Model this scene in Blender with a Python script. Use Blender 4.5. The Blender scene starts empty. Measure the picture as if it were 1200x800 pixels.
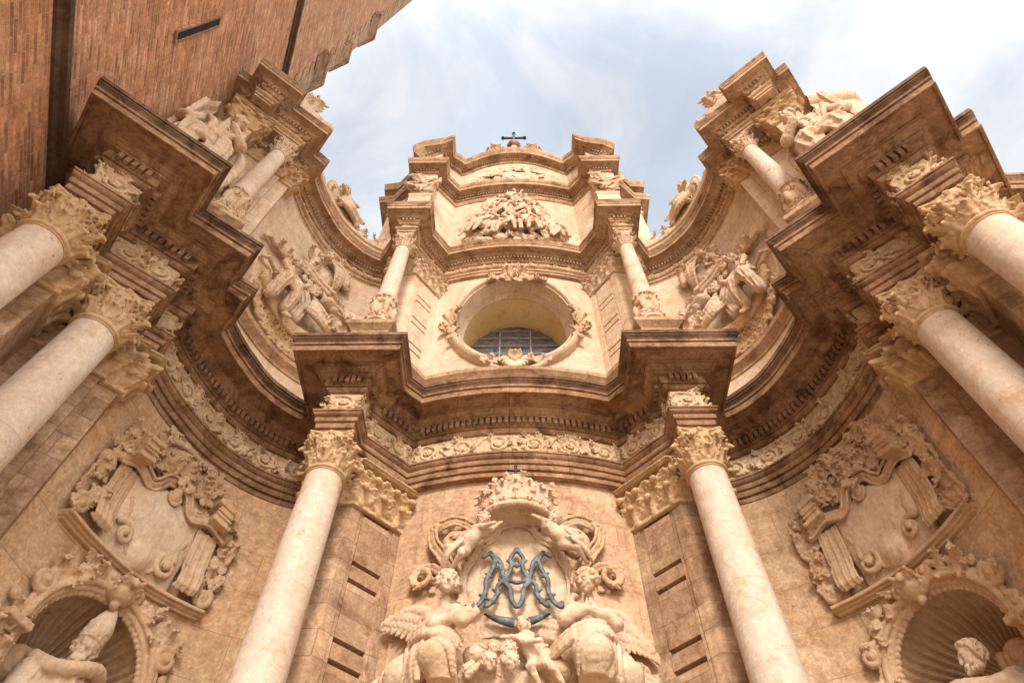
import bpy, bmesh, math, random
import numpy as np
from mathutils import Vector, Matrix

random.seed(7); RNG = np.random.default_rng(11)
U = 10.0            # metres per layout unit
EYE = 1.6           # eye height above the paving; layout heights are measured from the eye
R = math.radians
scene = bpy.context.scene
COL = scene.collection

# ------------------------------------------------------------------ camera
F_PX, PITCH, ROLL, YAW = 776.0, 57.334, 0.049, 0.694
pt, ro, yw = map(R, (PITCH, ROLL, YAW))
fwd = Vector((-math.sin(yw)*math.cos(pt), math.cos(yw)*math.cos(pt), math.sin(pt)))
rgt = Vector((math.cos(yw), math.sin(yw), 0.0)); upv = rgt.cross(fwd)
r2 = math.cos(ro)*rgt + math.sin(ro)*upv; u2 = -math.sin(ro)*rgt + math.cos(ro)*upv
cd = bpy.data.cameras.new('camera'); cam = bpy.data.objects.new('camera', cd); COL.objects.link(cam)
m = Matrix.Identity(4)
for i in range(3):
    m[i][0] = r2[i]; m[i][1] = u2[i]; m[i][2] = -fwd[i]
m.translation = Vector((0.004*U, 0, EYE)); cam.matrix_world = m
cd.sensor_width = 36.0; cd.lens = F_PX/1200.0*36.0; cd.clip_start = 0.1; cd.clip_end = 3000
scene.camera = cam

# ------------------------------------------------------------------ sky, sun, exposure
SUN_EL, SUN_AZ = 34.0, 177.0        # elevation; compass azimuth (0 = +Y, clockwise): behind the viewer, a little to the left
SKY_FAR, SKY_FILL = 0.555, 1.50          # cloud brightness over the front, and of the fill added in the unseen sky behind the viewer
w = bpy.data.worlds.new('World'); scene.world = w; w.use_nodes = True
nt = w.node_tree; nt.nodes.clear()
def wn(t, **k):
    n = nt.nodes.new(t)
    for a, b in k.items(): setattr(n, a, b)
    return n
sky = wn('ShaderNodeTexSky', sky_type='NISHITA', sun_disc=False, sun_elevation=R(SUN_EL), sun_rotation=R(SUN_AZ))
sky.air_density = 1.0; sky.dust_density = 2.0
bg1 = wn('ShaderNodeBackground'); bg1.inputs['Strength'].default_value = 0.12
nt.links.new(sky.outputs[0], bg1.inputs['Color'])
bg2 = wn('ShaderNodeBackground'); bg2.inputs['Strength'].default_value = 0.60
tc = wn('ShaderNodeTexCoord')
mp = wn('ShaderNodeMapping'); mp.inputs['Scale'].default_value = (1.0, 1.0, 1.5); mp.inputs['Location'].default_value = (0.35, 0.2, 0.1)
nt.links.new(tc.outputs['Generated'], mp.inputs['Vector'])
ns = wn('ShaderNodeTexNoise'); ns.inputs['Scale'].default_value = 2.6; ns.inputs['Detail'].default_value = 9; ns.inputs['Roughness'].default_value = 0.55
ns.inputs['Distortion'].default_value = 0.35
nt.links.new(mp.outputs[0], ns.inputs['Vector'])
cr = wn('ShaderNodeValToRGB'); cr.color_ramp.elements[0].position = 0.38; cr.color_ramp.elements[1].position = 0.60
cr.color_ramp.elements[0].color = (0.70, 0.70, 0.70, 1)
nt.links.new(ns.outputs['Fac'], cr.inputs['Fac'])
ns2 = wn('ShaderNodeTexNoise'); ns2.inputs['Scale'].default_value = 3.6; ns2.inputs['Detail'].default_value = 10; ns2.inputs['Roughness'].default_value = 0.6; ns2.inputs['Distortion'].default_value = 0.5
nt.links.new(mp.outputs[0], ns2.inputs['Vector'])
cc = wn('ShaderNodeValToRGB'); cc.color_ramp.elements[0].position = 0.42; cc.color_ramp.elements[1].position = 0.58
cc.color_ramp.elements[0].color = (0.72, 0.79, 0.89, 1); cc.color_ramp.elements[1].color = (0.93, 0.95, 0.98, 1)
nt.links.new(ns2.outputs['Fac'], cc.inputs['Fac']); nt.links.new(cc.outputs[0], bg2.inputs['Color'])
# unseen sky behind the viewer is brightened and warmed, added fill for the side walls
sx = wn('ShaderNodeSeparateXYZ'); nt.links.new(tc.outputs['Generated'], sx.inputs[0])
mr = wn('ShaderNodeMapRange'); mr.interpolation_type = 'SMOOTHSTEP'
mr.inputs['From Min'].default_value = 0.22; mr.inputs['From Max'].default_value = -0.30; mr.inputs['To Min'].default_value = SKY_FAR; mr.inputs['To Max'].default_value = SKY_FILL
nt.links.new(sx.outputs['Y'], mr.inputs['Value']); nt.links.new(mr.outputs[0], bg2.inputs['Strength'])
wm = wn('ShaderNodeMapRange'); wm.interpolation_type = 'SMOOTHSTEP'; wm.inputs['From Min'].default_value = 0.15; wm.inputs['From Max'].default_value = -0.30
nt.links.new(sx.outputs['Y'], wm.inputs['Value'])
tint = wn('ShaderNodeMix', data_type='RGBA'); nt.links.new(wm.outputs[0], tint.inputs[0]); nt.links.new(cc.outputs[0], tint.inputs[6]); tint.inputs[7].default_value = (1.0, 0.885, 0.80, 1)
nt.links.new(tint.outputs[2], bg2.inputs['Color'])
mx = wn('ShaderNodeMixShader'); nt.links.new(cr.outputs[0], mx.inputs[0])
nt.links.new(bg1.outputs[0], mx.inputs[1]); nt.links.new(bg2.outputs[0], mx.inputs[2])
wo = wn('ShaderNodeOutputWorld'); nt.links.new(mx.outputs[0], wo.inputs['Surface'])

sd = bpy.data.lights.new('sun', 'SUN'); sd.energy = 2.0; sd.angle = R(16); sd.color = (1.0, 0.88, 0.77)
so = bpy.data.objects.new('sun', sd); COL.objects.link(so)
az, el = R(SUN_AZ), R(SUN_EL)
sv = Vector((math.sin(az)*math.cos(el), math.cos(az)*math.cos(el), math.sin(el)))
so.rotation_euler = sv.to_track_quat('Z', 'Y').to_euler(); so.location = (0, -30, 60)
vs = scene.view_settings; vs.view_transform = 'Standard'; vs.look = 'None'; vs.gamma = 1.0; vs.use_curve_mapping = False
vs.exposure = 0.90
scene.render.engine = 'CYCLES'
scene.cycles.max_bounces = 6; scene.cycles.diffuse_bounces = 4

# ------------------------------------------------------------------ materials
def srgb(r, g, b):
    f = lambda c: (c/12.92 if c <= 0.04045 else ((c+0.055)/1.055)**2.4)
    return tuple(f(c/255.0) for c in (r, g, b)) + (1.0,)
def stone(name, c1, c2, c3, joint=None, bump=0.35, scale=1.0, rough=0.85, streak=0.35, pits=0.0, jcol=None, streak_col=None, grain=.8, patch=(.52, .78)):
    """weathered stone: two tones broken by large patches, fine grain, vertical weather streaks, optional ashlar joints (UV)."""
    mt = bpy.data.materials.new(name); mt.use_nodes = True; t = mt.node_tree; N = t.nodes; L = t.links
    b = N['Principled BSDF']; b.inputs['Roughness'].default_value = rough
    try: b.inputs['Specular IOR Level'].default_value = 0.2
    except Exception: pass
    def nd(k, **kw):
        n = N.new(k)
        for a, v in kw.items(): setattr(n, a, v)
        return n
    geo = nd('ShaderNodeNewGeometry')
    def noise(sc, det=6, rg=0.6, vec=None, dist=0.0):
        n = nd('ShaderNodeTexNoise'); n.inputs['Scale'].default_value = sc; n.inputs['Detail'].default_value = det
        n.inputs['Roughness'].default_value = rg; n.inputs['Distortion'].default_value = dist
        L.new(vec or geo.outputs['Position'], n.inputs['Vector']); return n
    def ramp(src, p0, p1, a=(0, 0, 0, 1), c=(1, 1, 1, 1)):
        r = nd('ShaderNodeValToRGB'); r.color_ramp.elements[0].position = p0; r.color_ramp.elements[1].position = p1
        r.color_ramp.elements[0].color = a; r.color_ramp.elements[1].color = c; L.new(src, r.inputs['Fac']); return r
    def mix(f, a, c, mode='MIX'):
        x = nd('ShaderNodeMix', data_type='RGBA', blend_type=mode)
        if isinstance(f, float): x.inputs[0].default_value = f
        else: L.new(f, x.inputs[0])
        for s, v in ((6, a), (7, c)):
            if isinstance(v, tuple): x.inputs[s].default_value = v
            else: L.new(v, x.inputs[s])
        return x.outputs[2]
    n1 = noise(0.55*scale, 7, 0.62, dist=0.3); col = mix(ramp(n1.outputs['Fac'], 0.36, 0.66).outputs[0], c1, c2)
    n2 = noise(1.7*scale, 8, 0.68, dist=0.6); col = mix(ramp(n2.outputs['Fac'], patch[0], patch[1]).outputs[0], col, c3)
    # vertical streaks
    mp = nd('ShaderNodeMapping'); mp.inputs['Scale'].default_value = (2.4, 2.4, 0.16); L.new(geo.outputs['Position'], mp.inputs['Vector'])
    n3 = noise(1.5*scale, 7, 0.65, vec=mp.outputs[0])
    sc = streak_col or tuple(0.45*x for x in c1[:3]) + (1,)
    mfac = nd('ShaderNodeMath', operation='MULTIPLY'); mfac.inputs[1].default_value = streak
    L.new(ramp(n3.outputs['Fac'], 0.5, 0.74).outputs[0], mfac.inputs[0]); col = mix(mfac.outputs[0], col, sc)
    # fine grain
    n4 = noise(14*scale, 5, 0.7); g = ramp(n4.outputs['Fac'], 0.33, 0.67, (0.66, 0.63, 0.60, 1), (1.14, 1.14, 1.14, 1))
    col = mix(grain, col, g.outputs[0], 'MULTIPLY')
    n5 = noise(4.2*scale, 6, 0.75, dist=.4); g5 = ramp(n5.outputs['Fac'], 0.36, 0.64, (0.70, 0.66, 0.62, 1), (1.10, 1.10, 1.10, 1)); col = mix(grain, col, g5.outputs[0], 'MULTIPLY')
    h = nd('ShaderNodeMath', operation='MULTIPLY_ADD'); L.new(n4.outputs['Fac'], h.inputs[0]); h.inputs[1].default_value = 0.35
    L.new(n2.outputs['Fac'], h.inputs[2]); height = h.outputs[0]
    if pits:
        vo = nd('ShaderNodeTexVoronoi'); vo.inputs['Scale'].default_value = 5.5*scale; vo.inputs['Randomness'].default_value = 1
        mpv = noise(3.0, 4, 0.6); add = nd('ShaderNodeVectorMath', operation='ADD'); L.new(geo.outputs['Position'], add.inputs[0]); L.new(mpv.outputs['Color'], add.inputs[1])
        L.new(add.outputs[0], vo.inputs['Vector'])
        n6 = noise(0.8*scale, 4, 0.6)
        th = nd('ShaderNodeMath', operation='MULTIPLY'); L.new(ramp(n6.outputs['Fac'], 0.46, 0.7).outputs[0], th.inputs[0]); th.inputs[1].default_value = 0.26
        lt = nd('ShaderNodeMath', operation='LESS_THAN'); L.new(vo.outputs['Distance'], lt.inputs[0]); L.new(th.outputs[0], lt.inputs[1])
        fm = nd('ShaderNodeMath', operation='MULTIPLY'); L.new(lt.outputs[0], fm.inputs[0]); fm.inputs[1].default_value = pits
        col = mix(fm.outputs[0], col, tuple(0.5*x for x in c3[:3]) + (1,))
        sb = nd('ShaderNodeMath', operation='SUBTRACT'); L.new(height, sb.inputs[0]); L.new(fm.outputs[0], sb.inputs[1]); height = sb.outputs[0]
    if joint:
        uv = nd('ShaderNodeUVMap'); uv.uv_map = 'UVMap'
        # wobble the joints a little
        wob = noise(1.3, 3, 0.5); w2 = nd('ShaderNodeVectorMath', operation='SCALE'); w2.inputs['Scale'].default_value = joint.get('wobble', 0.03)
        L.new(wob.outputs['Color'], w2.inputs[0]); ad = nd('ShaderNodeVectorMath', operation='ADD'); L.new(uv.outputs[0], ad.inputs[0]); L.new(w2.outputs[0], ad.inputs[1])
        br = nd('ShaderNodeTexBrick'); br.inputs['Scale'].default_value = 1.0
        br.inputs['Brick Width'].default_value = joint['w']; br.inputs['Row Height'].default_value = joint['h']
        br.inputs['Mortar Size'].default_value = joint['m']; br.inputs['Mortar Smooth'].default_value = 0.3
        br.inputs['Color1'].default_value = (0.0, 0.0, 0.0, 1); br.inputs['Color2'].default_value = (1, 1, 1, 1); br.inputs['Mortar'].default_value = (0.5, 0.5, 0.5, 1)
        br.inputs['Bias'].default_value = 0.0; br.offset = 0.5
        L.new(ad.outputs[0], br.inputs['Vector'])
        v = joint.get('var', 0.16)
        tint = ramp(br.outputs['Color'], 0.0, 1.0, (1-v, 1-v*1.05, 1-v*1.1, 1), (1+v, 1+v, 1+v, 1)); col = mix(1.0, col, tint.outputs[0], 'MULTIPLY')
        jm = nd('ShaderNodeMath', operation='MULTIPLY'); L.new(br.outputs['Fac'], jm.inputs[0]); jm.inputs[1].default_value = joint.get('mix', 0.6)
        col = mix(jm.outputs[0], col, jcol or tuple(0.4*x for x in c1[:3]) + (1,))
        sb = nd('ShaderNodeMath', operation='SUBTRACT'); L.new(height, sb.inputs[0])
        jd = nd('ShaderNodeMath', operation='MULTIPLY'); L.new(br.outputs['Fac'], jd.inputs[0]); jd.inputs[1].default_value = 0.6; L.new(jd.outputs[0], sb.inputs[1]); height = sb.outputs[0]
    L.new(col, b.inputs['Base Color'])
    bp = nd('ShaderNodeBump'); bp.inputs['Strength'].default_value = bump; bp.inputs['Distance'].default_value = 0.06
    L.new(height, bp.inputs['Height']); L.new(bp.outputs[0], b.inputs['Normal'])
    return mt
def rgb(r, g, b): return (r, g, b, 1.0)
M = {}
M['wall'] = stone('ochre_ashlar', rgb(.62, .415, .245), rgb(.70, .53, .365), rgb(.47, .265, .12), joint=dict(w=1.55, h=.95, m=.009, var=.09, mix=.55), streak=.35, pits=.4, bump=.5, patch=(.50, .74))
M['pale_wall'] = stone('pale_ashlar', rgb(.67, .505, .35), rgb(.73, .615, .48), rgb(.53, .34, .19), joint=dict(w=1.1, h=.42, m=.007, var=.09, mix=.4), streak=.30, grain=.6)
M['bay'] = stone('rosy_ashlar', rgb(.53, .345, .215), rgb(.61, .455, .315), rgb(.40, .225, .12), joint=dict(w=.95, h=.55, m=.009, var=.10, mix=.4), streak=.40, patch=(.50, .74))
M['brown'] = stone('brown_moulding_stone', rgb(.33, .19, .105), rgb(.50, .335, .215), rgb(.13, .062, .030), streak=.6, bump=.45, joint=dict(w=1.4, h=50, m=.010, var=.13, mix=.5), patch=(.47, .66))
M['brown2'] = stone('warm_moulding_stone', rgb(.46, .295, .175), rgb(.60, .445, .30), rgb(.25, .13, .065), streak=.5, bump=.4, joint=dict(w=1.2, h=50, m=.010, var=.12, mix=.5), patch=(.49, .70))
M['pil'] = stone('pilaster_stone', rgb(.42, .27, .165), rgb(.55, .40, .27), rgb(.25, .14, .075), joint=dict(w=2.4, h=.50, m=.012, var=.16, mix=.45, wobble=.06), streak=.5, bump=.6, patch=(.48, .70))
M['shaft'] = stone('cream_limestone_shaft', rgb(.645, .525, .415), rgb(.70, .63, .55), rgb(.58, .37, .19), joint=dict(w=60, h=3.6, m=.010, var=.03, mix=.35, wobble=.02), streak=.28, bump=.3, pits=.9, streak_col=rgb(.54, .33, .16), grain=.45, patch=(.53, .72))
M['cream'] = stone('cream_carved_stone', rgb(.63, .465, .315), rgb(.71, .58, .45), rgb(.47, .285, .145), streak=.35, bump=.35, scale=1.6, grain=.42)
M['gold'] = stone('golden_carved_stone', rgb(.54, .365, .20), rgb(.64, .475, .305), rgb(.35, .19, .085), streak=.4, bump=.35, scale=1.8, grain=.42)
M['carved'] = stone('ochre_carved_stone', rgb(.54, .365, .22), rgb(.63, .475, .325), rgb(.36, .20, .10), streak=.4, bump=.35, scale=1.6, grain=.42)
M['frieze'] = stone('pale_frieze_stone', rgb(.65, .49, .32), rgb(.71, .58, .42), rgb(.50, .32, .15), streak=.35, bump=.4, scale=1.6)
M['brick'] = stone('weathered_brick', rgb(.60, .30, .16), rgb(.68, .42, .265), rgb(.42, .185, .09), joint=dict(w=.55, h=.105, m=.014, var=.36, mix=.35, wobble=.07), streak=.35, bump=.9, jcol=rgb(.66, .47, .31), scale=1.0, patch=(.44, .72))
M['dark'] = stone('dark_weathered_stone', rgb(.10, .065, .045), rgb(.15, .10, .07), rgb(.06, .04, .03), streak=.3)
M['paving'] = stone('plaza_paving', rgb(.56, .48, .38), rgb(.60, .52, .42), rgb(.47, .39, .30), joint=dict(w=1.2, h=.6, m=.01, var=.08, mix=.5), streak=0.0)
M['crust'] = stone('lichen_dark_cornice_top', rgb(.20, .12, .072), rgb(.36, .235, .15), rgb(.07, .038, .02), streak=.6, bump=.5, joint=dict(w=1.4, h=50, m=.010, var=.16, mix=.5), patch=(.45, .66))
M['reveal'] = stone('ochre_plaster', rgb(.72, .54, .28), rgb(.76, .60, .35), rgb(.62, .44, .20), streak=.15, bump=.15, grain=.3)
def plain(name, c, rough=.5, metal=0.0):
    mt = bpy.data.materials.new(name); mt.use_nodes = True; b = mt.node_tree.nodes['Principled BSDF']
    n = mt.node_tree.nodes.new('ShaderNodeTexNoise'); n.inputs['Scale'].default_value = 6; n.inputs['Detail'].default_value = 6
    r = mt.node_tree.nodes.new('ShaderNodeValToRGB'); r.color_ramp.elements[0].position = .3; r.color_ramp.elements[1].position = .7
    r.color_ramp.elements[0].color = tuple(.65*x for x in c)+(1,); r.color_ramp.elements[1].color = tuple(min(1, 1.2*x) for x in c)+(1,)
    g = mt.node_tree.nodes.new('ShaderNodeNewGeometry'); mt.node_tree.links.new(g.outputs['Position'], n.inputs['Vector'])
    mt.node_tree.links.new(n.outputs['Fac'], r.inputs['Fac']); mt.node_tree.links.new(r.outputs[0], b.inputs['Base Color'])
    b.inputs['Roughness'].default_value = rough; b.inputs['Metallic'].default_value = metal
    return mt
M['iron'] = plain('blue_grey_painted_iron', (.165, .205, .235), .6, .1)
def patina():
    mt = plain('slate_grey_iron_with_verdigris', (.06, .072, .085), .6, .1); t = mt.node_tree; b = t.nodes['Principled BSDF']; src = b.inputs['Base Color'].links[0].from_socket
    g = t.nodes.new('ShaderNodeNewGeometry'); n = t.nodes.new('ShaderNodeTexNoise'); n.inputs['Scale'].default_value = 7; n.inputs['Detail'].default_value = 8; n.inputs['Roughness'].default_value = .7
    r = t.nodes.new('ShaderNodeValToRGB'); r.color_ramp.elements[0].position = .46; r.color_ramp.elements[1].position = .60
    m_ = t.nodes.new('ShaderNodeMix'); m_.data_type = 'RGBA'; t.links.new(g.outputs['Position'], n.inputs['Vector']); t.links.new(n.outputs['Fac'], r.inputs['Fac']); t.links.new(r.outputs[0], m_.inputs[0])
    t.links.new(src, m_.inputs[6]); m_.inputs[7].default_value = (.145, .185, .205, 1); t.links.new(m_.outputs[2], b.inputs['Base Color']); return mt
M['iron'] = patina()
M['black'] = plain('black_iron', (.03, .03, .035), .6, .3)
M['slit_shade'] = plain('slit_shade_black', (.006, .005, .004), .95)
M['red'] = plain('dull_red_copper_ball', (.25, .09, .075), .5)
M['lead'] = plain('window_lead', (.33, .34, .36), .6)

# ------------------------------------------------------------------ mesh helpers (layout units in, metres out)
class MB:
    """collects polygons in layout units; build() links them as ONE mesh object"""
    def __init__(s): s.v = []; s.f = []; s.uv = []; s.n = 0
    def add(s, verts, faces, uvs=None):
        o = s.n; verts = [tuple(map(float, p)) for p in verts]
        s.v += verts; s.n += len(verts)
        for i, f in enumerate(faces):
            s.f.append([o+j for j in f]); s.uv.append(uvs[i] if uvs else None)
    def grid(s, P, uv=None, flip=False, skip=None):
        """P[i][j] points; uv same shape in metres"""
        n, k = len(P), len(P[0]); V = [p for row in P for p in row]; Fs = []; Us = []
        for i in range(n-1):
            for j in range(k-1):
                if skip and skip(i, j): continue
                q = [i*k+j, (i+1)*k+j, (i+1)*k+j+1, i*k+j+1]
                if flip: q = q[::-1]
                Fs.append(q)
                Us.append([uv[a//k][a % k] for a in q] if uv else None)
        s.add(V, Fs, Us)
    def box(s, c, h, ax=None):
        """box with centre c, half sizes h, axes rows ax"""
        ax = ax or ((1, 0, 0), (0, 1, 0), (0, 0, 1)); c = np.array(c); A = np.array(ax, float)*np.array(h)[:, None]
        V = [c+sx*A[0]+sy*A[1]+sz*A[2] for sz in (-1, 1) for sy in (-1, 1) for sx in (-1, 1)]
        Fq = [(0, 2, 3, 1), (4, 5, 7, 6), (0, 1, 5, 4), (2, 6, 7, 3), (0, 4, 6, 2), (1, 3, 7, 5)]
        hh = np.array(h)*2*U
        s.add(V, Fq, [[(0, 0), (0, hh[1]), (hh[0], hh[1]), (hh[0], 0)]]*2+[[(0, 0), (hh[0], 0), (hh[0], hh[2]), (0, hh[2])]]*2+[[(0, 0), (0, hh[2]), (hh[1], hh[2]), (hh[1], 0)]]*2)
    def lathe(s, prof, c, seg=48, phase=0.0):
        """prof [(r,z)] about vertical axis at c (x,y)"""
        P = [[(c[0]+r*math.cos(a), c[1]+r*math.sin(a), z) for r, z in prof] for a in [2*math.pi*i/seg+phase for i in range(seg+1)]]
        rm = max(r for r, z in prof)
        uv = [[(2*math.pi*rm*U*i/seg, z*U) for r, z in prof] for i in range(seg+1)]
        s.grid(P, uv)
    def build(s, name, mat, parent=None, sharp=38):
        V = np.array(s.v, dtype=np.float64)*U; V[:, 2] += EYE
        org = np.array(parent.get('_org', (0, 0, 0))) if parent is not None else np.zeros(3)
        V -= org
        me = bpy.data.meshes.new(name); me.from_pydata(V.tolist(), [], s.f)
        uvl = me.uv_layers.new(name='UVMap'); k = 0
        flat = np.zeros(len(me.loops)*2, dtype=np.float32)
        for f, u in zip(s.f, s.uv):
            if u is not None:
                for j, p in enumerate(u): flat[2*(k+j)] = p[0]; flat[2*(k+j)+1] = p[1]
            k += len(f)
        uvl.data.foreach_set('uv', flat)
        return finish(me, name, mat, parent, sharp)
def finish(me, name, mat, parent, sharp=38):
    me.update()
    me.polygons.foreach_set('use_smooth', [True]*len(me.polygons))
    if sharp: me.set_sharp_from_angle(angle=R(sharp))
    me.materials.append(M[mat] if isinstance(mat, str) else mat)
    o = bpy.data.objects.new(name, me); COL.objects.link(o)
    if parent is not None:
        o.parent = parent; o['_org'] = tuple(parent.get('_org', (0, 0, 0)))
    return o
def thing(name, label, cat, p, group=None, kind=None):
    """an Empty at the thing's base (layout units) that parents its parts"""
    o = bpy.data.objects.new(name, None); COL.objects.link(o); o.empty_display_size = 0.3
    w_ = (p[0]*U, p[1]*U, p[2]*U+EYE); o.location = w_; o['_org'] = w_
    o['label'] = label; o['category'] = cat
    if group: o['group'] = group
    if kind: o['kind'] = kind
    return o
def tag(o, label, cat, group=None):
    o['label'] = label; o['category'] = cat
    if group: o['group'] = group
    return o
def tn(t, n): return (t*.764+n*.6455, t*.6455-n*.764)       # oblique side-bay frame -> plan
def mir(path): return [(-x, y) for x, y in reversed(path)]
def norms(path):
    """mitred offset vector at each vertex: the side the viewer stands on is (dy,-dx)"""
    P = np.array(path, float); d = np.diff(P, axis=0); d /= np.linalg.norm(d, axis=1)[:, None]
    n = np.stack([d[:, 1], -d[:, 0]], 1); out = []
    for i in range(len(P)):
        if i == 0: out.append(n[0])
        elif i == len(P)-1: out.append(n[-1])
        else:
            b = n[i-1]+n[i]; q = 1+n[i-1]@n[i]; out.append(b/max(q, .25))
    return P, np.array(out)
def runs_of(P, ang=28):
    d = np.diff(P, axis=0); u_ = d/np.linalg.norm(d, axis=1)[:, None]
    return [0]+[i for i in range(1, len(P)-1) if u_[i-1]@u_[i] < math.cos(R(ang))]+[len(P)-1]
def seg_hit(a, b, c, d):
    e, f = b-a, d-c; D = e[0]*f[1]-e[1]*f[0]
    if abs(D) < 1e-12: return None
    g = c-a; s_ = (g[0]*f[1]-g[1]*f[0])/D; t_ = (g[0]*e[1]-g[1]*e[0])/D
    return (s_, t_) if -1e-9 <= s_ <= 1+1e-9 and -1e-9 <= t_ <= 1+1e-9 else None
def offset_path(path, o):
    """parallel curve: each smooth run is offset on its own, then neighbouring runs are trimmed or extended to meet"""
    P, N = norms(path)
    if abs(o) < 1e-9: return P
    cuts = runs_of(P); R_ = []
    for i, j in zip(cuts[:-1], cuts[1:]):
        q, n_ = norms(P[i:j+1]); R_.append(q+n_*o)
    ends = [[None, None] for _ in R_]
    for k in range(len(R_)-1):
        A, B = R_[k], R_[k+1]; A2 = np.vstack([A, A[-1]+unit2(A[-1]-A[-2])*.4]); B2 = np.vstack([B[0]-unit2(B[1]-B[0])*.4, B]); mit = P[cuts[k+1]]+N[cuts[k+1]]*o; best = None
        for i in range(len(A2)-1):
            for j in range(len(B2)-1):
                r_ = seg_hit(A2[i], A2[i+1], B2[j], B2[j+1])
                if r_:
                    x = A2[i]+(A2[i+1]-A2[i])*r_[0]; dd = np.linalg.norm(x-mit)
                    if best is None or dd < best[0]: best = (dd, x, i+r_[0], j-1+r_[1])
        if best is None: best = (0, mit, len(A)-1, 0)
        ends[k][1] = (best[1], best[2]); ends[k+1][0] = (best[1], best[3])
    out = []
    for k, A in enumerate(R_):
        n = len(A); s0, s1 = ends[k]; pts = list(A); par = list(range(n))
        lo, hi = (s0[1] if s0 else 0), (s1[1] if s1 else n-1)
        keep = [(p_, q_) for p_, q_ in zip(par, pts) if p_ > lo+1e-6 and p_ < hi-1e-6]
        Q = np.array([s0[0] if s0 else A[0]]+[q_ for _, q_ in keep]+[s1[0] if s1 else A[-1]])
        sl = np.r_[0, np.cumsum(np.linalg.norm(np.diff(Q, axis=0), axis=1))]
        s_o = np.r_[0, np.cumsum(np.linalg.norm(np.diff(P[cuts[k]:cuts[k+1]+1], axis=0), axis=1))]; t = s_o/s_o[-1]*sl[-1]
        W = np.stack([np.interp(t, sl, Q[:, 0]), np.interp(t, sl, Q[:, 1])], 1); out += list(W if k == 0 else W[1:])
    return np.array(out)
def unit2(v): return v/(np.linalg.norm(v)+1e-12)
def sweep(mb, path, prof, dz=None):
    """run a moulding profile [(out, z)] bottom to top along a plan path with true parallel curves and mitred corners"""
    P = np.array(path, float); s = np.r_[0, np.cumsum(np.linalg.norm(np.diff(P, axis=0), axis=1))]
    pl = np.r_[0, np.cumsum([math.hypot(prof[i+1][0]-prof[i][0], prof[i+1][1]-prof[i][1]) for i in range(len(prof)-1)])]
    z0 = prof[0][1]; O_ = {o: offset_path(path, o) for o in {o for o, z in prof}}
    V = [[(O_[o][i][0], O_[o][i][1], z+(dz[i] if dz is not None else 0)) for o, z in prof] for i in range(len(P))]
    uv = [[(s[i]*U, (z0+pl[j])*U) for j in range(len(prof))] for i in range(len(P))]
    mb.grid(V, uv)
def along(path, step, out=0.0, inset=0.0):
    """points, tangents and normals at even steps along each straight run of an offset path"""
    Q = offset_path(path, out); res = []
    # group nearly collinear runs
    runs = []; cur = [Q[0]]
    for i in range(1, len(Q)):
        cur.append(Q[i])
        if i < len(Q)-1:
            a = Q[i]-Q[i-1]; b = Q[i+1]-Q[i]; c = a@b/(np.linalg.norm(a)*np.linalg.norm(b)+1e-12)
            if c < math.cos(R(25)): runs.append(cur); cur = [Q[i]]
    runs.append(cur)
    for r in runs:
        r = np.array(r); sl = np.r_[0, np.cumsum(np.linalg.norm(np.diff(r, axis=0), axis=1))]; L_ = sl[-1]-2*inset
        if L_ < step*.6: continue
        k = max(1, int(round(L_/step)))
        for j in range(k):
            t = inset+(j+.5)/k*L_; i = min(np.searchsorted(sl, t, 'right')-1, len(r)-2); d = (r[i+1]-r[i]); ln = np.linalg.norm(d)
            if ln < 1e-9: continue
            d = d/ln; p = r[i]+d*(t-sl[i]); res.append((p, d, np.array([d[1], -d[0]])))
    return res
def spline(pts, n):
    P = np.array([2*np.array(pts[0])-np.array(pts[1])]+[np.array(p) for p in pts]+[2*np.array(pts[-1])-np.array(pts[-2])], float); out = []
    for i in range(1, len(P)-2):
        for j in range(n):
            t = j/n; a, b, c, d = P[i-1], P[i], P[i+1], P[i+2]
            out.append(tuple(.5*((2*b)+(-a+c)*t+(2*a-5*b+4*c-d)*t*t+(-a+3*b-3*c+d)*t**3)))
    out.append(tuple(P[-2])); return out
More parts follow.
